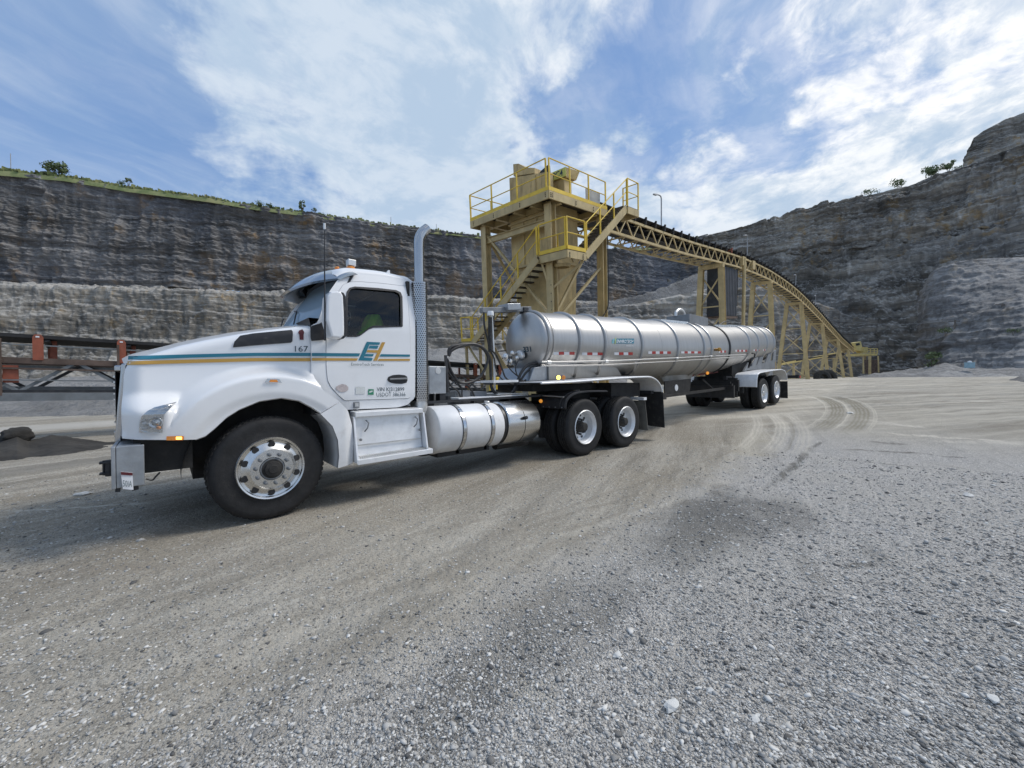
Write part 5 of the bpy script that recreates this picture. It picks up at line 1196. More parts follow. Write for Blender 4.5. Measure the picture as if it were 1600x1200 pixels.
tdec('emblem_stroke', (961.2, 527.6), (962.6, 527.6), (961.4, 537.8), (960.0, 537.8), lime, .008)
class _Y: pass
def ttext(name, s, px0, py0, px1, py1, hpx, mat, shear=0., bold=0.):
    yy = SF((px0 + px1) / 2, py0, Yt).y - .012; return text(name, s, px0, py0, px1, hpx, yy, mat, TL, shear=shear, bold=bold, yslope=py1)
ttext('tank_logo', 'ENVIROTECH', 963, 535.6, 989.5, 535.6, 4.8, wht, .25, .02)
ttext('tank_logo_subtitle', 'Services, Inc.', 978.5, 541.2, 989.5, 541.2, 2.3, wht)
# number on the front head
cu = bpy.data.curves.new('n', 'FONT'); cu.body = '331'; cu.size = .135; cu.offset = .004; o_ = bpy.data.objects.new('n', cu); COL.objects.link(o_)
me = bpy.data.meshes.new_from_object(o_.evaluated_get(bpy.context.evaluated_depsgraph_get())); bpy.data.objects.remove(o_)
for v in me.vertices:                                        # the head is seen from ahead: text runs towards -y
    yy = -.14 - v.co.x * .98; zz = 1.93 + v.co.y; q = min(1, math.hypot(yy, zz - z0) / (r0 - .065)); v.co = Vector((4.545 - .16 * (1 - q * q) - .01, yy, zz)) - Vector(TL['_o'])
me.materials.clear(); me.materials.append(ink); o_ = bpy.data.objects.new('trailer_number', me); COL.objects.link(o_); o_.parent = TL
# pipes along the side
def tz(px, py, y=-.86): return S(px, py, y)
for (pts, r_) in (((tz(846, 565.5), tz(860, 566), tz(955, 564.3), tz(1058, 559.5), tz(1110, 556.8), tz(1165, 554.2)), .022), ((tz(846, 571), tz(880, 571.5), tz(944, 570.5), tz(1057, 564.5), tz(1110, 561.0), tz(1162, 557.5)), .018)):
    build('side_pipe', MB().tube(pts, r_, 10), steel, TL, smooth=50)
for px in (857, 947, 1057, 1110):
    p = tz(px, 566 if px < 900 else (564.5 if px < 1000 else (560 if px < 1080 else 557))); build('pipe_coupling', MB().cyl(p + Vector((-.05, 0, 0)), p + Vector((.05, 0, 0)), .034, 12), alud, TL, smooth=50)
for px, y0_, y1_ in ((902, 571, 589), (938, 570, 585), (994, 566, 585)):
    a = tz(px, y0_, -.80); b_ = tz(px - 5, y1_, -.5); build('tank_gusset', MB().beam(a, b_, .05, .03), steel, TL)
# upper coupler box, side skirts and wedge under the tank front
cb_ = MB(); cb_.hexa([(4.0, -.60, 1.30), (7.6, -.60, 1.42), (7.6, .60, 1.42), (4.0, .60, 1.30), (4.0, -.60, 1.36), (7.6, -.60, 1.48), (7.6, .60, 1.48), (4.0, .60, 1.36)]); build('coupler_plate', cb_, blackm, TL)
sk_ = MB(); sk_.prism([Vector((4.75, -.50, 1.36)), Vector((7.2, -.50, 1.46)), Vector((7.0, -.50, 1.66)), Vector((4.75, -.50, 1.74))], (0, 1.0, 0)); build('coupler_box', sk_, steel, TL, bevel=.01)
sk_ = MB(); sk_.prism([Vector((4.25, -.46, 1.34)), Vector((4.75, -.46, 1.36)), Vector((4.75, -.46, 1.66)), Vector((4.40, -.46, 1.62))], (0, .92, 0)); build('front_box', sk_, galv, TL, bevel=.01)
rl = MB(); rl.tube([(9.9, -.3, 1.44), (11.6, -.28, 1.50), (13.2, -.25, 1.6)], .03, 6); build('belly_rail', rl, M('dark_red_rail', (.12, .015, .012), .6, 0, .2, 4, dust=.3), TL)
bb = MB(); bb.prism([Vector((9.2, -.35, 1.48)), Vector((11.2, -.35, 1.52)), Vector((10.9, -.35, 1.26)), Vector((9.5, -.35, 1.22))], (0, .7, 0)); build('belly_box', bb, steel, TL, bevel=.02)
# long white fender carried over the tractor's drive wheels, and its flap
path = [(3.79, 1.352), (4.4, 1.362), (5.2, 1.392), (6.0, 1.425), (6.7, 1.445), (7.05, 1.45)] + [(7.05 + .62 * math.sin(a_), 1.45 - .38 * (1 - math.cos(a_))) for a_ in np.linspace(.15, math.pi / 2 * .94, 10)]
for sg in (-1, 1):
    lf = build('long_fender', MB().thick([[Vector((x, sg * 1.24, z)) for x, z in path], [Vector((x + (.0 if i else .10), sg * .60, z)) for i, (x, z) in enumerate(path)]], (0, 0, -.012)), whiteal, TL, smooth=40)
    build('fender_rim', MB().tube([(x, sg * 1.24, z - .02) for x, z in path], .018, 8), whiteal, lf, smooth=50)
    fl = MB(); xe, ze = path[-1]; fl.prism([Vector((xe + .01, sg * 1.25, ze + .02)), Vector((xe + .01, sg * .62, ze + .02)), Vector((xe + .08, sg * .62, .30)), Vector((xe + .08, sg * 1.25, .27))], (.014, 0, 0)); build('trailer_flap', fl, flapm, TL)
for x in (4.32, 4.45):
    lp = build('round_lamp', MB().lathe([(0, .05), (.03, .05), (.035, .042), (.036, .001)], (x, -1.12, 1.425), (-.5, -.85, 0), 20), greym, TL, smooth=30)
    dd = Vector((-.5, -.85, 0)).normalized(); build('amber_lens', MB().lathe([(0, .038), (.012, .03), (.016, .001)], Vector((x, -1.12, 1.425)) + dd * .036, dd, 18), ambglow if x < 4.4 else ambero, lp, smooth=30)
uf = MB(); uf.box(4.3, 7.5, -.52, .52, 1.17, 1.295); uf.box(6.2, 7.3, -.9, -.3, 1.0, 1.3); uf.box(6.9, 7.7, -.5, .5, .95, 1.3); build('upper_frame', uf, under, TL)
fs = MB(); fs.box(5.1, 5.2, -1.1, -.5, 1.36, 1.39); fs.box(6.6, 6.7, -1.1, -.5, 1.40, 1.43); fs.box(7.45, 7.55, -1.1, .9, 1.05, 1.12); build('fender_brackets', fs, blackm, TL, kind='stuff')
build('deck_strip', MB().hexa([(3.30, -.62, 1.345), (3.85, -.62, 1.352), (3.85, -.25, 1.352), (3.30, -.25, 1.345), (3.30, -.62, 1.385), (3.85, -.62, 1.392), (3.85, -.25, 1.392), (3.30, -.25, 1.385)]), whiteal, TL)
# valves, hoses on the front
vb = MB(); vb.lathe([(0, .10), (.06, .10), (.08, .085), (.09, .001)], (4.40, -.10, 1.86), (-1, 0, 0), 24); build('manifold_plate', vb, alud, TL, smooth=30)
for (yy, zz, r_) in ((-.02, 1.90, .04), (.18, 1.84, .055), (-.16, 1.80, .035), (.05, 1.74, .05)):
    build('valve', MB().lathe([(0, r_), (.10, r_), (.11, r_ * 1.3), (.15, r_ * 1.3), (.16, r_ * .6), (.2, .001)], (4.36, yy, zz), (-1, -.15, 0), 14), alu, TL, smooth=30)
def hosep(pts, r_, name='hose', par=TL, mat=hose): return build(name, MB().tube(catmull([S(*p[:2], p[2] if len(p) > 2 else -.35) for p in pts], 7), r_, 8), mat, par, smooth=60)
# air and electric lines looped between the cab and the trailer
hosep([(701, 556), (702, 545), (712, 540), (735, 537.5), (750, 541), (760, 552), (762, 563), (756, 580), (745, 593), (730, 598.5), (716, 596), (705, 580), (699, 562)], .024, par=TR)
hosep([(701, 556), (706, 547), (722, 540), (741, 538), (756, 545), (765, 560), (767, 585), (768, 605), (777, 617), (790, 620), (802, 612), (808, 598), (814, 583), (824, 571), (838, 567), (848, 566)], .028, par=TR)
hosep([(768, 547), (776, 556), (784, 575), (790, 590), (800, 596), (812, 597), (826, 592)], .016)
hosep([(766, 548), (772, 560), (776, 580), (784, 592), (798, 600), (815, 600), (830, 594)], .014)
hosep([(699, 560), (700, 580), (710, 592), (728, 600), (738, 612), (743, 625)], .016, par=TR)
hosep([(699, 562), (698, 585), (704, 602), (716, 612), (722, 628)], .014, par=TR)
hosep([(700, 565), (706, 590), (720, 604), (722, 618), (722, 628)], .012, par=TR)
hosep([(846, 571), (834, 573), (824, 580), (815, 592), (808, 606), (800, 615), (795, 625)], .022)
hosep([(808, 552), (798, 558), (794, 570), (800, 580), (812, 590)], .012); hosep([(812, 560), (806, 572), (808, 586), (818, 596)], .012)
hosep([(845, 575), (850, 585), (862, 594), (868, 600)], .010); hosep([(843, 575), (846, 590), (850, 598)], .012)
hosep([(756, 488, -.3), (757, 510, -.3), (762, 530, -.3), (765, 548, -.3)], .018, par=TR)
hosep([(772, 488, -.3), (771, 510, -.3), (768, 530, -.3), (766, 548, -.3)], .014, par=TR)
# hose mast with a pale cap
ms = MB(); ms.tube([S(773, 612, -.3), S(772, 560, -.3), S(768, 490, -.3)], .022, 10); mo = build('hose_mast', ms, alud, TR, smooth=50)
build('mast_sleeve', MB().tube([S(766, 550, -.3), S(766, 496, -.3)], .04, 10), hose, mo, smooth=50)
c_ = S(766.5, 489, -.3); build('mast_cap', MB().lathe([(-.05, .055), (-.01, .06), (.03, .05), (.035, .001)], c_, (0, 0, 1), 18), paint, mo, smooth=40)
# arm reaching forward from the tank top
a0, a1 = S(752, 485, .1), S(806, 481, .1); arm = MB(); arm.beam(a0, S(828, 483, .1), .10, .10); ao_ = build('overhead_arm', arm, greym, TL, bevel=.008)
build('arm_head', MB().beam(S(786, 481, .1), S(806, 480.5, .1), .30, .13), galv, ao_, bevel=.01)
build('arm_clamp', MB().box(4.60, 4.72, .02, .16, 2.70, 2.84), blackm, ao_)
# top box, manway, walk rails
def onring(x, ang): r_, z0 = trz(x); return Vector((x, -r_ * math.sin(ang), z0 + r_ * math.cos(ang)))
tb_ = MB(); tb_.box(11.0, 12.3, -.33, .40, 3.02, 3.32); build('spill_box', tb_, greym, TL, bevel=.01)
mw = MB(); mw.tube(catmull([(11.0, .1, 3.30), (11.03, .1, 3.42), (11.25, .1, 3.53), (11.5, .1, 3.48), (11.58, .1, 3.33)], 6), .05, 12); build('vent_pipe', mw, alud, TL, smooth=50)
for (x0, x1) in ((9.33, 10.88), (12.78, 14.69)):
    rb = MB(); rb.beam(onring(x0, .42) + Vector((0, 0, .03)), onring(x1, .42) + Vector((0, 0, .03)), .03, .07); build('walkway_rail', rb, alu, TL)
hosep([(1124, 508, 0), (1130, 503.5, 0), (1136, 502, 0), (1142, 503, 0)], .02)
vy = MB(); p = SF(1118, 546.5, Yt); vy.lathe([(0, .04), (.12, .04), (.14, .06), (.18, .05), (.19, .001)], p, (-.5, -1, 0), 14); build('brass_valve', vy, M('brass', (.48, .27, .07), .4, .8, .1, 9), TL, smooth=30)
# rear subframe with sloping struts
sf = MB()
for sg in (-1, 1):
    sf.prism([S(1165, 579, -.62) * 1, S(1211.5, 576, -.62), S(1211, 562, -.62), S(1172, 573, -.62)] if sg < 0 else [Vector((p.x, -p.y, p.z)) for p in (S(1165, 579, -.62), S(1211.5, 576, -.62), S(1211, 562, -.62), S(1172, 573, -.62))], (0, .02, 0))
build('subframe_plate', sf, greym, TL)
for (a, b_, c, d) in (((1177, 560), (1185, 558), (1181, 572), (1175, 573)), ((1187.5, 558), (1193, 557), (1190, 570), (1183, 571)), ((1201, 553), (1206, 551), (1204, 566), (1196, 568)), ((1209, 549), (1213, 546), (1212, 565), (1207, 566)), ((1166, 573), (1170, 566), (1167, 580), (1162, 580))):
    q_ = MB(); q_.prism([S(*a, -.60), S(*b_, -.60), S(*c, -.62), S(*d, -.62)], (0, .05, 0)); build('support_strut', q_, greym, TL); build('support_strut', q_.mirrored(), greym, TL)
dkx = MB(); dkx.box(13.9, 18.0, -.45, .45, 1.35, 2.0); build('subframe_core', dkx, under, TL)
ch = MB()
for sg in (-1, 1): ch.box(13.2, 18.9, sg * .48 - .05, sg * .48 + .05, 1.28, 1.46)
ch.box(18.75, 18.95, -1.2, 1.2, 1.36, 1.48); ch.box(13.9, 14.0, -.9, .9, .95, 1.3); build('chassis', ch, blackm, TL)
XT = [14.52, 15.86]
for i, x in enumerate(XT):
    zc = .32 + .515 + (.02 if i == 0 else .12)
    for sg in (-1, 1): wheel(x, sg * 1.25 , zc, 'trailer', sg, TL)
    axm = MB(); axm.cyl((x, -.95, zc), (x, .95, zc), .075, 10); axm.box(x - .5, x + .5, -.58, -.48, zc + .05, zc + .16); axm.box(x - .5, x + .5, .48, .58, zc + .05, zc + .16); axm.cyl((x + .3, -.4, zc + .1), (x + .3, -.4, 1.35), .1, 12); axm.cyl((x - .35, .3, zc), (x - .1, .3, 1.4), .06, 10); build('trailer_axle', axm, under, TL)
ub = MB()
for k in range(16):
    x = 12.8 + k * .13; ub.box(x, x + .1, -.9 + .1 * (k % 3), .6, .75 + .07 * (k % 4), 1.15 + .06 * (k % 5))
build('brake_gear', ub, under, TL, kind='stuff')
hosep([(1152, 585, -.7), (1153, 596, -.7), (1160, 601, -.7), (1168, 597, -.7), (1169, 590, -.7), (1163, 584, -.7)], .02); hosep([(1143, 585, -.6), (1148, 597, -.6), (1158, 604, -.6), (1168, 603, -.6)], .015)
hosep([(1175, 552, -.84), (1179, 553, -.84), (1178.5, 560, -.84), (1174, 568, -.84), (1170, 574, -.8)], .025)
for sg in (-1, 1):
    pth = [(13.52, 1.10), (13.55, 1.38), (13.62, 1.50), (13.80, 1.56)]
    f1 = build('axle_fender', MB().thick([[Vector((x, sg * 1.32, z)) for x, z in pth], [Vector((x, sg * .66, z)) for x, z in pth]], (.012, 0, -.01)), whiteal, TL, smooth=40)
    pth = [(13.80, 1.56), (14.3, 1.60), (15.2, 1.655), (16.1, 1.70), (16.5, 1.66), (16.75, 1.5), (16.82, 1.32)]
    f2 = build('axle_fender', MB().thick([[Vector((x, sg * 1.32, z)) for x, z in pth], [Vector((x, sg * .66, z)) for x, z in pth]], (0, 0, -.012)), whiteal, TL, smooth=40)
    build('fender_edge', MB().tube([(x, sg * 1.32, z - .015) for x, z in [(13.52, 1.10), (13.55, 1.38), (13.62, 1.50)] + pth], .018, 6), whiteal, f2)
    mfl = MB(); mfl.prism([Vector((16.95, sg * 1.30, 1.25)), Vector((16.95, sg * .7, 1.25)), Vector((16.98, sg * .7, .62)), Vector((16.98, sg * 1.30, .60))], (.012, 0, 0)); build('mud_flap', mfl, flapm, TL)
q_ = MB(); q_.prism([S(1093, 0, 0) * 0 + Vector((14.9, -1.34, 1.62)), Vector((15.05, -1.34, 1.62)), Vector((15.1, -1.34, 1.48)), Vector((14.6, -1.34, 1.46))], (0, .02, 0)); build('fender_bracket', q_, greym, TL)
rbm = MB(); rbm.beam((18.7, -1.2, 1.42), (18.95, -1.2, 1.42), .1, .14); build('rear_corner', rbm, blackm, TL)
build('tail_lamp', MB().box(18.80, 18.90, -1.27, -1.245, 1.37, 1.46), redl, TL); build('marker_lamp', MB().lathe([(0, .05), (.03, .045), (.035, .001)], (11.8, -.5, 1.55), (-.4, -1, 0), 14), amber, TL)
# landing gear folded up, long air line, lamp
lgm = MB(); lgm.beam((8.6, -.62, .92), (12.9, -.62, 1.06), .07, .07); lgm.beam((12.0, -.6, 1.05), (11.6, -.45, 1.35), .04, .04); lgm.beam((8.7, -.6, .95), (9.0, -.4, 1.3), .06, .06); lgm.box(8.55, 8.8, -.75, -.5, .86, 1.02)
build('landing_gear_rail', lgm, under, TL)
lgm = MB(); lgm.prism([Vector((9.0, -.60, 1.32)), Vector((10.5, -.60, 1.38)), Vector((10.4, -.60, .98)), Vector((9.9, -.60, .92)), Vector((9.0, -.60, .9))], (0, .03, 0)); build('landing_gear_plate', lgm, under, TL)
build('lightening_hole', MB().lathe([(0, .09), (.004, .088), (.005, .001)], (9.62, -.602, 1.14), (0, -1, 0), 20), whiteal, TL)

# ------------------------------------------------------------------ transfer tower and overhead conveyor, in the frame of their own steelwork
TM = np.array([[0.9954843628662677, -0.03971678934032831, -0.08621751523464918], [0.03536212619821507, 0.9980487341963288, -0.05146109404051985], [0.08809315137672447, 0.04817987975910379, 0.994946378387758]])
TOo = np.array([9.278465043183699, 3.767137763022065, 7.980414893622335])
TMX = Matrix([[*TM[i], TOo[i]] for i in range(3)] + [[0, 0, 0, 1]])
def tp_(px, py, ax, val):              # photo pixel -> point of a plane of the steelwork frame (u, v, w)
    d = TM.T @ ray(px, py); c = TM.T @ (CAM - TOo); t_ = (val - c[ax]) / d[ax]; return Vector(c + t_ * d)
def gw(u, v):                          # height of the yard below a point of that frame
    w_ = -8.
    for _ in range(12):
        p = TOo + TM @ np.array([u, v, w_]); w_ -= (p[2] - float(gbase(p[0], p[1]))) / TM[2, 2]
    return w_
TW = thing('transfer_tower', 'tan steel transfer tower with yellow railings and a zigzag stair behind the tank trailer', 'conveyor tower', mat=TMX)
B4, A3 = 3.576, 4.432
def P(name, mb, mat, par=TW, **k): return build(name, mb, mat, par, **k)
P('deck_plate', MB().box(.03, B4 - .03, .03, A3 - .03, -.03, -.005), grate)
for (p, q) in (((0, 0, -.15), (B4, 0, -.15)), ((0, 0, -.15), (0, A3, -.15)), ((B4, 0, -.15), (B4, A3, -.15)), ((0, A3, -.15), (B4, A3, -.15))): P('deck_beam', MB().beam(p, q, .06, .27), tan)
for v in (.9, 1.8, 2.8, 3.7): P('deck_joist', MB().ibeam((.04, v, -.20), (B4 - .04, v, -.20), .14, .26, t=.02), tan)
for u in (.7, 2.9): P('deck_joist', MB().ibeam((u, .04, -.22), (u, A3 - .04, -.22), .14, .22, t=.02), tan)
for (p, q) in (((.0, -.02, .06), (B4, -.02, .06)), ((-.02, 0, .06), (-.02, A3, .06)), ((B4 + .02, .0, .06), (B4 + .02, A3, .06)), ((0, A3 + .02, .06), (B4, A3 + .02, .06))): P('toe_board', MB().beam(p, q, .012, .13), yellow)
LEG = {}
for nm, (u, v, vb, ub) in {'a': (.45, .35, .35, .45), 'b': (.33, 3.85, 3.95, .28), 'c': (3.42, .16, .16, 3.42), 'd': (3.3, 3.9, 3.9, 3.3)}.items():
    g_ = gw(ub, vb) - .1; LEG[nm] = ((u, v, -.30), (ub, vb, g_)); P('tower_leg', MB().ibeam((u, v, -.30), (ub, vb, g_), .30, .30, up=(1, 0, 0), t=.035), tan); P('base_plate', MB().box(ub - .3, ub + .3, vb - .3, vb + .3, g_ + .02, g_ + .14), tan)
def lp(n, w_): a, b_ = LEG[n]; q = (w_ - a[2]) / (b_[2] - a[2]); return Vector(a).lerp(Vector(b_), q)
for (n1, w1, n2, w2) in (('a', -4.4, 'c', -4.4), ('b', -4.4, 'd', -4.4), ('a', -.9, 'b', -.9), ('c', -4.4, 'd', -4.4)): P('girt', MB().ibeam(lp(n1, w1), lp(n2, w2), .16, .24, t=.02), tan)
for (n1, w1, n2, w2) in (('b', -.6, 'a', -4.4), ('b', -.6, 'd', -4.4), ('c', -.5, 'a', -4.4), ('c', -2.2, 'a', -4.6), ('a', -4.6, 'c', -7.6), ('c', -4.5, 'a', -7.6), ('d', -.5, 'b', -4.4), ('c', -.6, 'd', -4.4)): P('diagonal_brace', MB().beam(lp(n1, w1), lp(n2, w2), .09, .09), tan)
# chute
P('chute_upper', MB().box(.75, 2.6, .75, 2.75, -2.2, 0.), tanp, bevel=.01)
ck = MB(); ck.hexa([(.62, .9, gw(1, 1) + .2), (2.3, .9, gw(1, 1) + .2), (2.3, 1.9, gw(1, 1) + .2), (.62, 1.9, gw(1, 1) + .2), (.80, .8, -2.2), (2.55, .8, -2.2), (2.55, 2.7, -2.2), (.80, 2.7, -2.2)]); P('chute_lower', ck, tanp, bevel=.01)
for w_ in (-.45, -2.2): P('chute_flange', MB().box(.68, 2.66, .68, 2.82, w_ - .03, w_ + .03), tan)
for v in (1.3, 2.0): P('chute_stiffener', MB().box(.70, .74, v - .03, v + .03, -2.1, -.5), tan)
# head box above the deck with its guard plates
P('head_box', MB().hexa([(.75, .60, .0), (.98, .60, .0), (2.3, 2.72, .0), (.75, 2.72, .0), (.75, .60, .98), (.98, .60, .99), (2.3, 2.72, 1.42), (.75, 2.72, 1.42)]), tanp, bevel=.01)
P('head_plate', MB().box(.70, .745, 1.25, 1.30, 0, 1.12), tan)
P('head_wing', MB().prism([(.74, 1.3, 1.15), (.74, 2.45, 1.40), (.74, 2.45, 1.86), (.74, 2.15, 1.78), (.74, 1.75, 1.50), (.74, 1.3, 1.34)], (.5, 0, 0)), tanp)
P('rubber_skirt', MB().prism([(.80, .66, .98), (.80, .68, 1.26), (.80, 1.05, 1.16), (.80, 1.2, 1.03)], (.12, 0, 0)), flapm)
hb2 = MB(); hb2.hexa([(1.42, .34, .86), (2.05, .34, .90), (2.05, 1.15, .90), (1.42, 1.15, .86), (1.36, .28, 1.19), (2.15, .24, 1.22), (2.15, 1.25, 1.22), (1.36, 1.25, 1.19)]); P('drive_guard', hb2, tanp, bevel=.01)
P('drive_stand', MB().box(1.40, 1.85, .42, 1.0, 0, .86), tanp, bevel=.02); P('motor', MB().lathe([(0, .001), (0, .2), (.6, .2), (.62, .12), (.62, .001)], (2.9, .8, .25), (1, 0, 0), 20), tan, smooth=40)
P('mesh_guard', MB().box(2.35, 3.30, .12, .15, .05, .62), M('pale_mesh', (.42, .42, .40), .7), bevel=.01)
a_, b_ = tp_(866, 275, 1, .14), tp_(882.5, 262.5, 1, .14)
sgn = MB(); q0, q1, q2, q3 = tp_(862.5, 270, 0, 1.30), tp_(882.5, 260.5, 0, 1.30), tp_(882.5, 273, 0, 1.30), tp_(863.5, 283, 0, 1.30)
q0, q1, q2, q3 = Vector((1.345, 1.02, 1.20)), Vector((1.345, .27, 1.19)), Vector((1.345, .27, .87)), Vector((1.345, 1.02, .90))
q_ = P('unit_sign', MB().prism([q3, q2, q1, q0], (-.02, 0, 0)), signg)
cu = bpy.data.curves.new('n', 'FONT'); cu.body = 'PC4'; cu.size = .31; cu.offset = .004; o_ = bpy.data.objects.new('n', cu); COL.objects.link(o_)
me = bpy.data.meshes.new_from_object(o_.evaluated_get(bpy.context.evaluated_depsgraph_get())); bpy.data.objects.remove(o_)
for v in me.vertices: v.co = Vector((1.318, .93 - v.co.x * .98, .935 + v.co.y))
me.materials.clear(); me.materials.append(ink); o_ = bpy.data.objects.new('sign_letters', me); COL.objects.link(o_); o_.parent = q_

def railing(pts, name='railing', hgt=1.07, posts=None, par=TW, mat=yellow, r_=.022, mid=True, close=True):
    pts = [Vector(p) for p in pts]; up = Vector((0, 0, hgt)); rt = MB(); rt.tube([p + up for p in pts], r_, 6)
    o = build(name, rt, mat, par, smooth=50)
    if mid: build('mid_rail', MB().tube([p + up * .52 for p in pts], r_ * .85, 6), mat, o, smooth=50)
    for i, p in enumerate(pts): build('rail_post', MB().beam(p, p + up, .045, .045, up=(1, 0, 0)), mat, o)
    return o
# deck railings
railing([(.06, 0, 0), (1.2, 0, 0), (2.35, 0, 0), (3.50, 0, 0)])
railing([(0, .10, 0), (0, 1.55, 0), (0, 3.0, 0), (0, 4.40, 0)])
railing([(.04, A3, 0), (1.2, A3, 0), (2.4, A3, 0), (B4, A3, 0)])
railing([(B4, A3, 0), (B4, 3.3, 0), (B4, 2.2, 0)])
def flight(p, q, p2, q2, n, par=TW, rails=(True, True), posts=3):
    """stair between two stringers p-q and p2-q2 (bottom -> top)"""
    p, q, p2, q2 = map(Vector, (p, q, p2, q2)); dn_ = Vector((0, 0, -.12))
    for a, b_ in ((p, q), (p2, q2)): P('stringer', MB().beam(a + dn_, b_ + dn_, .05, .27), tan, par)
    for k in range(n):
        t_ = (k + .5) / n; a, b_ = p.lerp(q, t_), p2.lerp(q2, t_); run = (q - p); run.z = 0; run.normalize()
        P('tread', MB().beam(a + (b_ - a) * .04, b_ - (b_ - a) * .04, .25, .045), grate, par)
    for fl, a, b_ in ((rails[0], p, q), (rails[1], p2, q2)):
        if fl: railing([a.lerp(b_, .02)] + [a.lerp(b_, k / posts) for k in range(1, posts)] + [b_], 'stair_railing', 1.0, par=par)
M1 = (.15, -.64, -2.10)
# upper flight
flight((1.18, -.66, -2.10), (4.00, -.66, .10), (1.18, -.02, -2.10), (4.0, -.02, .10), 13, rails=(True, False))
# top landing
P('landing_plate', MB().box(4.0, 4.86, -.70, .0, .02, .06), grate); P('landing_plate', MB().box(3.60, 3.99, .03, .8, .0, .04), grate)
for (p, q) in (((4.0, -.70, -.10), (4.86, -.70, -.10)), ((4.86, -.70, -.10), (4.86, .1, -.10))): P('landing_beam', MB().beam(p, q, .05, .26), tan)
railing([(4.0, -.70, .05), (4.84, -.70, .05), (4.84, .0, .05)], 'landing_railing', 1.07)
# mid landing
P('landing_plate', MB().box(.12, 1.16, -.66, .66, -2.14, -2.10), grate)
for (p, q) in (((.10, -.66, -2.26), (1.18, -.66, -2.26)), ((.10, -.66, -2.26), (.10, .64, -2.26)), ((1.18, .62, -2.26), (.1, .62, -2.26))): P('landing_beam', MB().beam(p, q, .05, .26), tan)
P('toe_board', MB().beam((.10, -.69, -2.04), (1.15, -.69, -2.04), .012, .13), yellow); P('toe_board', MB().beam((.07, -.66, -2.04), (.07, .60, -2.04), .012, .13), yellow)
railing([(.12, -.66, -2.10), (1.14, -.66, -2.10)], 'landing_railing'); railing([(.10, -.60, -2.10), (.10, .62, -2.10)], 'landing_railing'); railing([(1.16, .62, -2.10), (.98, .62, -2.10)], 'landing_railing', .9)
P('landing_bracket', MB().beam((1.1, -.6, -2.4), (.45, .35, -3.3), .08, .08), tan); P('landing_bracket', MB().beam((.2, .6, -2.4), (.45, .35, -3.6), .07, .07), tan)
P('light_drum', MB().lathe([(0, .28), (.08, .32), (.12, .32), (.12, .001)], (.75, .1, -2.55), (0, 0, 1), 20), tan, smooth=30)
bt_ = MB()
for (u, v, w0, n_b, dz_) in ((.08, -.035, -.08, 3, .06), (.16, -.035, -.08, 3, .06), (1.5, -.035, -.08, 3, .06), (2.6, -.035, -.08, 3, .06), (.22, -.69, -2.2, 4, .05), (.98, -.69, -2.2, 4, .05)):
    for k in range(n_b): bt_.box(u - .014, u + .014, v - .014, v + .002, w0 - k * dz_ - .028, w0 - k * dz_)
for v in (.12, 1.4, 2.9, 4.2):
    for k in range(3): bt_.box(-.048, -.03, v - .014, v + .014, -.10 - k * .06, -.07 - k * .06)
for k in range(5): bt_.box(.28, .294, .25, .28, -3.2 - k * .3, -3.17 - k * .3)
P('bolt_heads', bt_, under, kind='stuff')
P('conduit', MB().tube(catmull([(3.62, .02, -.35), (3.62, 0, -1.8), (3.60, 0, -3.6), (3.52, 0, -3.95), (3.40, .0, -4.1), (2.6, .05, -4.75), (1.4, .1, -4.55), (.7, .2, -4.5)], 6), .022, 6), hose, smooth=50)
# lower flight
flight((-.10, 4.62, -5.08), (-.02, .62, -2.10), (.82, 4.62, -5.08), (.90, .62, -2.10), 17, rails=(True, True), posts=4)
# bottom landing and the flight below it
P('landing_plate', MB().box(-.10, .85, 4.64, 5.34, -5.12, -5.08), grate); P('landing_beam', MB().beam((-.12, 4.62, -5.20), (-.12, 5.34, -5.20), .05, .2), tan); P('toe_board', MB().beam((-.15, 4.66, -5.02), (-.15, 5.34, -5.02), .012, .13), yellow); P('toe_board', MB().beam((-.12, 5.36, -5.02), (.85, 5.36, -5.02), .012, .13), yellow)
railing([(-.12, 4.64, -5.08), (-.12, 5.34, -5.08), (.85, 5.34, -5.08)], 'landing_railing'); P('corner_plate', MB().box(.80, .88, 4.5, 4.66, -5.08, -4.0), yellow)
gl2_ = gw(.9, 2.4)
flight((.95, 2.2, gl2_ + .05), (.95, 4.62, -5.10), (1.75, 2.2, gl2_ + .05), (1.75, 4.62, -5.10), 9, rails=(False, True), posts=2)
P('landing_post', MB().beam((.0, 5.2, -5.2), (.0, 5.2, gw(0, 5.2)), .1, .1, up=(1, 0, 0)), tan); P('landing_post', MB().beam((.8, 5.2, -5.2), (.8, 5.2, gw(.8, 5.2)), .1, .1, up=(1, 0, 0)), tan); P('knee_brace', MB().beam((0, 5.1, -5.25), (.0, 4.0, -6.4), .07, .07), tan)

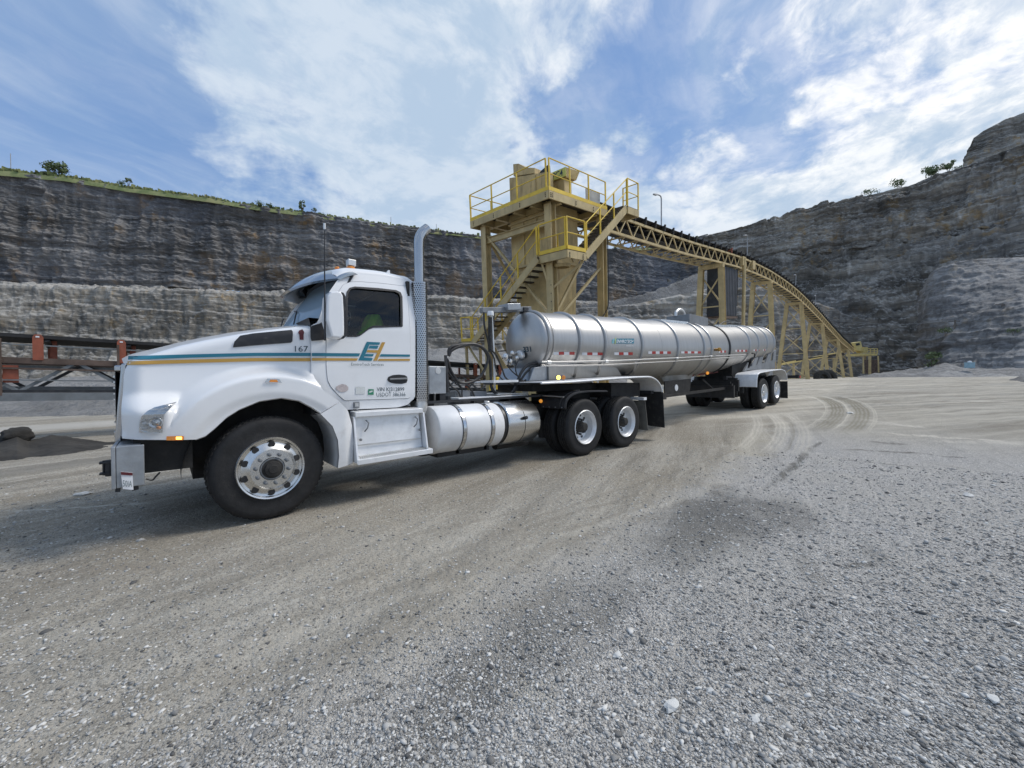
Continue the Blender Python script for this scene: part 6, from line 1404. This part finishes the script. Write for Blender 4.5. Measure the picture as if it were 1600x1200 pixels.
# overhead conveyor --------------------------------------------------
OC = thing('overhead_conveyor', 'long tan truss conveyor that bows down from the yellow-railed tower to the far quarry floor', 'conveyor', mat=TMX)
UC = [3.4, 9, 13, 18, 22, 26, 30, 35.3, 39.5, 43.8, 51, 59, 70, 85]; WC = [.24, .18, .17, .26, .30, .18, -.02, -.52, -1.05, -1.72, -3.02, -4.6, -6.7, -9.1]
_uu = np.linspace(3.4, 85, 400); _ww = np.interp(_uu, UC, WC); _k = np.ones(15) / 15; _ww = np.convolve(np.pad(_ww, 7, 'reflect', reflect_type='odd'), _k, 'valid')
def wc(u): return float(np.interp(u, _uu, _ww))
V0, V1, DPT = .62, 1.92, .74
us = np.arange(3.7, 85.01, 1.2)
for v in (V0, V1):
    for nm, dd in (('top_chord', 0), ('bottom_chord', -DPT)):
        mb = MB()
        for i in range(len(us) - 1): mb.beam((us[i], v, wc(us[i]) + dd), (us[i + 1] + .01, v, wc(us[i + 1]) + dd), .09, .11)
        build(nm, mb, tan, OC)
far_ = MB(); proto = None
for i in range(len(us) - 1):
    u0, u1 = us[i], us[i + 1]; um = (u0 + u1) / 2
    for (a, b_) in (((u0, 0), (um, -DPT)), ((um, -DPT), (u1, 0))):
        for v in (V0, V1):
            pa, pb = Vector((a[0], v, wc(a[0]) + a[1])), Vector((b_[0], v, wc(b_[0]) + b_[1]))
            if v == V0 and u0 < 62: build('web_member', MB().beam(pa, pb, .05, .055), tan, OC)
            else: far_.beam(pa, pb, .05, .055)
    for dd in (-.05, -DPT): far_.beam((u0, V0, wc(u0) + dd), (u0, V1, wc(u0) + dd), .06, .06)
    far_.beam((u0, V0, wc(u0) - DPT), (u1, V1, wc(u1) - DPT), .04, .04)
build('truss_cross_bracing', far_, tan, OC, kind='stuff')
bl_ = [[Vector((u, v, wc(u) + z)) for v, z in ((V0 + .02, .33), (V0 + .25, .20), (1.27, .15), (V1 - .25, .20), (V1 - .02, .33))] for u in _uu[::4]]
build('carry_belt', MB().thick(bl_, (0, 0, .03)), belt, OC, smooth=50)
rb_ = [[Vector((u, V0 + .1, wc(u) - .42)), Vector((u, V1 - .1, wc(u) - .42))] for u in _uu[::4]]
build('return_belt', MB().thick(rb_, (0, 0, .02)), belt, OC)
fpl = [[Vector((u, V0 + .08, wc(u) - .16)), Vector((u, V1 - .08, wc(u) - .16))] for u in _uu[::4]]
build('deck_pan', MB().thick(fpl, (0, 0, .01)), blackm, OC)
for i, u in enumerate(np.arange(5.8, 80, 1.0)):
    mb = MB(); w_ = wc(u); mb.beam((u, V0 - .06, w_ + .06), (u, V0 - .10, w_ + .40), .07, .09, up=(1, 0, 0)); mb.beam((u, V1 + .06, w_ + .06), (u, V1 + .1, w_ + .40), .07, .09, up=(1, 0, 0)); mb.tube([(u, V0 - .08, w_ + .34), (u, .98, w_ + .10), (u, 1.56, w_ + .10), (u, V1 + .08, w_ + .34)], .05, 6)
    build('idler', mb, belt if i != 14 else orange, OC)
# bents
for i, (u, spv) in enumerate(((18.1, .30), (29.6, .45), (41.5, .75), (53.5, .75), (66.2, .8), (77.0, .6))):
    w_ = wc(u) - DPT - .06; ga, gb_ = gw(u, V0 - spv), gw(u, V1 + spv)
    a0, a1, b0_, b1_ = Vector((u, V0, w_ - .25)), Vector((u, V0 - spv * 1.1, ga)), Vector((u, V1, w_ - .25)), Vector((u, V1 + spv * .9, gb_))
    bt = build('support_bent', MB().beam((u, V0 - .15, w_ - .12), (u, V1 + .15, w_ - .12), .34, .24), tan, OC)
    build('leg', MB().ibeam(a0, a1, .34, .30, up=(1, 0, 0), t=.03), tan, bt); build('leg', MB().ibeam(b0_, b1_, .34, .30, up=(1, 0, 0), t=.03), tan, bt)
    H = w_ - ga; nb_ = max(1, int(round(abs(H) / 3.2)))
    for k in range(nb_):
        t0, t1 = (k + .15) / nb_, (k + .95) / nb_
        build('cross_brace', MB().beam(a0.lerp(a1, t0), b0_.lerp(b1_, t1), .08, .08), tan, bt); build('cross_brace', MB().beam(b0_.lerp(b1_, t0) + Vector((.09, 0, 0)), a0.lerp(a1, t1) + Vector((.09, 0, 0)), .08, .08), tan, bt)
        build('strut', MB().beam(a0.lerp(a1, t1), b0_.lerp(b1_, t1), .08, .08), tan, bt)
    if i in (1, 2): build('wind_tie', MB().beam(b0_.lerp(b1_, .05), Vector((u - 2.2, V1 + .2, wc(u - 2.2) - DPT)), .05, .05), tan, bt)
for u in (22.3, 24.6): build('saddle', MB().box(u - .3, u + .3, V0 - .14, V0 + .12, wc(u) - .55, wc(u) + .08), tan, OC)
build('take_up_guide', MB().tube([(22.35, V0 - .12, wc(22.3)), (22.4, V0 - .12, gw(22.4, .5))], .12, 10), tan, OC, smooth=50)
cwm = thing('take_up_weight', 'dark corrugated sheet-metal counterweight box hanging under the conveyor beside the first bent', 'counterweight', mat=TMX)
for k in range(9):
    u = 18.75 + k * .32; build('sheet_rib', MB().box(u + .02, u + .26, .72, .80, -3.95, -.62), silom, cwm)
build('casing', MB().box(18.7, 21.7, .80, 1.75, -3.97, -.60), silom, cwm); build('end_sheet', MB().box(21.72, 21.78, .74, 1.78, -3.2, -.6), blackm, cwm)
build('bottom_frame', MB().box(18.6, 21.8, .70, 1.8, -4.12, -3.99), rusty, cwm)
# lamps on the conveyor
for i, (u, h_, lb) in enumerate(((12.35, 2.75, 'tallest-looking gooseneck lamp, nearest the yellow tower'), (28.0, 2.9, 'second gooseneck lamp along the conveyor, above the take-up weight'), (45.5, 3.2, 'third gooseneck lamp, against the dark right wall'), (57.0, 3.6, 'faint fourth gooseneck lamp farthest down the conveyor'))):
    L_ = thing('gooseneck_lamp', lb, 'lamp', mat=TMX, group='lamps along the overhead conveyor'); w0 = wc(u)
    build('pole', MB().tube([(u, 1.98, w0 - .2), (u, 1.98, w0 + h_ - .15)] + catmull([(u, 1.98, w0 + h_ - .12), (u - .08, 1.98, w0 + h_), (u - .3, 1.98, w0 + h_ + .03), (u - .62, 1.98, w0 + h_ - .02)], 4), .038, 8), polem, L_, smooth=50)
    build('lamp_head', MB().hexa([(u - .95, 1.92, w0 + h_ - .09), (u - .58, 1.90, w0 + h_ - .06), (u - .58, 2.06, w0 + h_ - .06), (u - .95, 2.04, w0 + h_ - .09), (u - .93, 1.93, w0 + h_ - .02), (u - .58, 1.92, w0 + h_ + .03), (u - .58, 2.04, w0 + h_ + .03), (u - .93, 2.03, w0 + h_ - .02)]), polem, L_, bevel=.01)

# far feed station and walkway conveyor at the end of the line
FS = PZ(1355, 560, 74); FSo = thing('feed_station', 'small yellow railed feed platform at the far low end of the overhead conveyor', 'feed platform', FS)
yf = M('pale_yellow_paint', (.62, .50, .20), .6, 0, .1, 2)
def fp(px, py, dz=0.): return PZ(px, py, 74 + dz)
for (px, y0_, y1_) in ((1359, 556, 585), (1372, 556, 582), (1349, 557, 584), (1352, 556, 584)): build('leg', MB().beam(fp(px, y0_, 2 if px in (1352,) else 0), fp(px + (1 if px == 1372 else 0), y1_, 2 if px in (1352,) else 0), .4 if px == 1359 else .2, .4 if px == 1359 else .2, up=(1, 0, 0)), tan, FSo)
def fbox(name, x0, x1, y0_, y1_, dz, mat): a, b_, c, d = fp(x0, y1_), fp(x1, y1_), fp(x1, y0_), fp(x0, y0_); return build(name, MB().prism([a, b_, c, d], Vector((CW[0], CW[1], 0)) * dz), mat, FSo)
fbox('platform', 1343, 1371, 552.2, 555.5, 3, yf)
for (y0_, y1_) in ((544.2, 545.4), (547.4, 548.4), (550.2, 551)): fbox('guard_rail', 1346, 1371.5, y0_, y1_, .1, yf)
for x in (1346, 1353, 1360, 1366, 1371): fbox('rail_post', x, x + .8, 544.5, 552.5, .1, yf)
fbox('enclosure', 1349, 1356, 542.5, 551, 1.5, yf)
build('hood_box', MB().prism([fp(1335, 535.5), fp(1345, 533.5), fp(1349, 549), fp(1339.5, 547.5)], Vector((CW[0], CW[1], 0)) * 1.5), yf, FSo)
build('hood_opening', MB().prism([fp(1337.5, 536.8, -.1), fp(1343, 535.6, -.1), fp(1343.8, 539, -.1), fp(1338.3, 540.2, -.1)], Vector((CW[0], CW[1], 0)) * .05), blackm, FSo)
build('hopper', MB().hexa([fp(1352, 584), fp(1370, 584), fp(1370, 584, 3), fp(1352, 584, 3), fp(1350, 562), fp(1372, 562), fp(1372, 562, 3), fp(1350, 562, 3)]), rusty, FSo)
FC = thing('cross_conveyor', 'thin yellow-edged conveyor running low behind the bents towards the feed platform', 'conveyor', PZ(1290, 566, 72))
for (y0_, y1_, mt, nm) in ((567.5, 552.0, yf, 'side_rail'), (566.2, 549.5, yf, 'side_rail'), (565.0, 552.8, belt, 'belt')): build(nm, MB().beam(PZ(1215, y0_ + 3, 66), PZ(1318, y1_, 84), .22, .22 if mt is yf else .5), mt, FC)
for px in (1240, 1262, 1285, 1303): build('trestle', MB().beam(PZ(px, 568 - (px - 1240) * .14, 70), PZ(px, 592, 70), .3, .3, up=(1, 0, 0)), tan, FC)
# tyres lying near the conveyor foot
for k, (px, py, Zd, s_, lb) in enumerate(((1285, 591, 44, .95, 'front one of two big discarded tyres lying beyond the trailer'), (1294, 590.5, 47, 1.05, 'rear one of two big discarded tyres lying beyond the trailer'))):
    c_ = PZ(px, py, Zd); mb = MB(); mb.lathe([(-.25, .45 * s_), (-.3, .7 * s_), (-.22, .92 * s_), (0, .98 * s_), (.22, .92 * s_), (.3, .7 * s_), (.25, .45 * s_), (-.25, .45 * s_)], c_, (-.62, -.76, .18), 32); tag(build('discarded_tyre', mb, rubtread, smooth=40), lb, 'tyre', 'discarded tyres')
# poles with wires, container
for (px, y0_, y1_, Zd, lb, cross) in ((1564, 474, 577, 62, 'tall wooden utility pole before the terrace at far right', True), (1490, 500, 574, 66, 'shorter wooden pole at the left end of the terrace', True), (1323, 502, 520, 120, 'distant pole standing on a ledge of the right wall', False)):
    U_ = thing('utility_pole', lb, 'utility pole', PZ(px, y1_, Zd)); a, b_ = PZ(px, y1_ + 2, Zd), PZ(px + (2.5 if cross else 0), y0_, Zd)
    build('pole', MB().tube([a, b_], [.17, .12], 8), wood, U_, smooth=50)
    if cross: d_ = Vector((CR[0], CR[1], 0)); build('crossarm', MB().beam(b_ - d_ * 1.1 - Vector((0, 0, .2)), b_ + d_ * 1.1 - Vector((0, 0, .2)), .1, .12), wood, U_)
wr = MB(); wr.tube(catmull([PZ(1160, 497, 90), PZ(1230, 497, 90), PZ(1330, 503, 90), PZ(1400, 507, 78), PZ(1490, 501, 66)], 8), .03, 4); tag(build('overhead_wire', wr, polem), 'thin overhead wire sagging across the right wall', 'wire')
ct = thing('storage_tote', 'small light blue tote standing at the foot of the right terrace', 'tote', PZ(1515, 577, 50)); a = PZ(1515, 575, 50)
build('tote_body', MB().box(a.x - .35, a.x + .45, a.y - .45, a.y + .45, a.z, a.z + .62), bluebox, ct, bevel=.03); build('tote_lid', MB().box(a.x - .38, a.x + .48, a.y - .48, a.y + .48, a.z + .625, a.z + .70), bluebox, ct, bevel=.02); build('white_bundle', MB().lathe([(0, .2), (.15, .18), (.2, .001)], (a.x + .2, a.y, a.z + .71), (0, 0, 1), 10), wht, ct)

# ------------------------------------------------------------------ ground conveyor on the left
YC = 9.2
GC = thing('ground_conveyor', 'low black-belted conveyor with orange idler frames running behind the truck', 'conveyor', (-2, YC, 0))
def gl(p0, p1, y=YC, xa=-9.0, xb=15.5):
    a, b_ = S(p0[0], p0[1], y), S(p1[0], p1[1], y); f_ = lambda x: a.z + (b_.z - a.z) * (x - a.x) / (b_.x - a.x)
    return f_, Vector((xa, y, f_(xa))), Vector((xb, y, f_(xb)))
fT, a, b_ = gl((0, 525), (800, 574)); 
bx_ = [[Vector((x, YC + d, fT(x) + e)) for d, e in ((0, .0), (.0, .085), (.18, .0), (.62, -.10), (1.06, .0), (1.24, .085), (1.24, 0))] for x in np.linspace(-9, 15.5, 14)]
build('belt', MB().grid(bx_), belt, GC)
def rail2(nm, p0, p1, w_, h_, mat, dy=0.): f_, a, b_ = gl(p0, p1); return build(nm, MB().beam(a + Vector((0, dy, 0)), b_ + Vector((0, dy, 0)), w_, h_), mat, GC)
rail2('return_cable', (0, 536.5), (800, 578.5), .03, .03, steelg)
rail2('upper_beam', (0, 562), (800, 590), .09, .14, rusty); rail2('upper_beam', (0, 562), (800, 590), .09, .14, rusty, 1.24)
rail2('mid_rail', (0, 575), (800, 596), .04, .045, rusty, -.05); rail2('thin_rail', (0, 593.5), (800, 603), .03, .03, steelg, -.05)
rail2('lower_chord', (0, 611.5), (800, 610.5), .07, .07, blackm, .0); rail2('lower_chord', (0, 608), (800, 608), .09, .12, steelg, 1.24)
rail2('lower_beam', (0, 620.5), (800, 614.5), .10, .19, steelg, -.04); rail2('far_chord', (0, 571), (800, 592), .07, .10, steelg, 1.3)
fU, _, _ = gl((0, 562), (800, 590)); fL, _, _ = gl((0, 611.5), (800, 610.5))
x1_, x2_ = S(60, 540, YC).x, S(190, 540, YC).x; pit = x2_ - x1_
for k in range(-2, 11):
    x = x1_ + k * pit; 
    idl = build('idler_frame', MB().prism([Vector((x - .085, YC - .07, fU(x) + .02)), Vector((x + .085, YC - .07, fU(x) + .02)), Vector((x + .085, YC - .07, fT(x) + .02)), Vector((x + .05, YC - .07, fT(x) + .09)), Vector((x - .05, YC - .07, fT(x) + .09)), Vector((x - .085, YC - .07, fT(x) + .02))], (0, .06, 0)), orange, GC)
    build('idler_eye', MB().box(x - .03, x + .03, YC - .08, YC - .072, fT(x) + .015, fT(x) + .05), wht, idl)
    build('idler_side', MB().box(x + .14, x + .26, YC + .30, YC + .36, fU(x) + .05, fT(x) - .02), orange, idl); build('idler_side', MB().box(x - .04, x + .04, YC + 1.28, YC + 1.34, fU(x) + .02, fT(x) + .06), orange, idl)
    build('idler_roll', MB().tube([(x + .12, YC + .04, fT(x) - .02), (x + .12, YC + .42, fT(x) - .16), (x + .12, YC + .84, fT(x) - .16), (x + .12, YC + 1.2, fT(x) - .02)], .065, 8), blackm, idl, smooth=50)
for k in (-3, 0, 3, 6, 9):
    x = S(17, 600, YC).x + k * pit; build('return_bracket', MB().box(x - .12, x + .12, YC - .02, YC + .02, fU(x) - .34 - .2, fU(x) - .12), orange, GC)
for k in range(-8, 18):
    x = -3.0 + k * .98; s_ = 1 if k % 2 else -1
    for dy in (.0, 1.24): build('lattice_bar', MB().beam((x - .49 * s_, YC + dy, fU(x)), (x + .49 * s_, YC + dy, fL(x)), .07, .045 if dy == 0 else .07, up=(0, 1, 0)), steelg if dy == 0 else blackm, GC)
for x in (S(2, 600, YC).x, S(186, 600, YC).x, 3.4, 7.2, 11.0):
    build('upright', MB().beam((x, YC - .08, fT(x) - .05), (x, YC - .08, fL(x) - .1), .05, .05, up=(1, 0, 0)), rusty, GC)
for x in (-8.5, 2.0, 7.0, 11.5, 15.0):
    for dy in (0, 1.24): build('foot', MB().beam((x, YC + dy, fL(x) - .1), (x, YC + dy, -.05), .14, .14, up=(1, 0, 0)), rusty, GC)
    build('foot_tie', MB().beam((x, YC, .5), (x, YC + 1.24, .5), .08, .08), rusty, GC)
# bright yellow box beside the mast, seen through the hoses
tag(build('yellow_bin', MB().box(S(776, 600, 4).x, S(790, 600, 4).x, 4, 4.4, .9, S(780, 589, 4).z), yellow, bevel=.02), 'small yellow guard box seen between the hoses and the tank front', 'guard box')
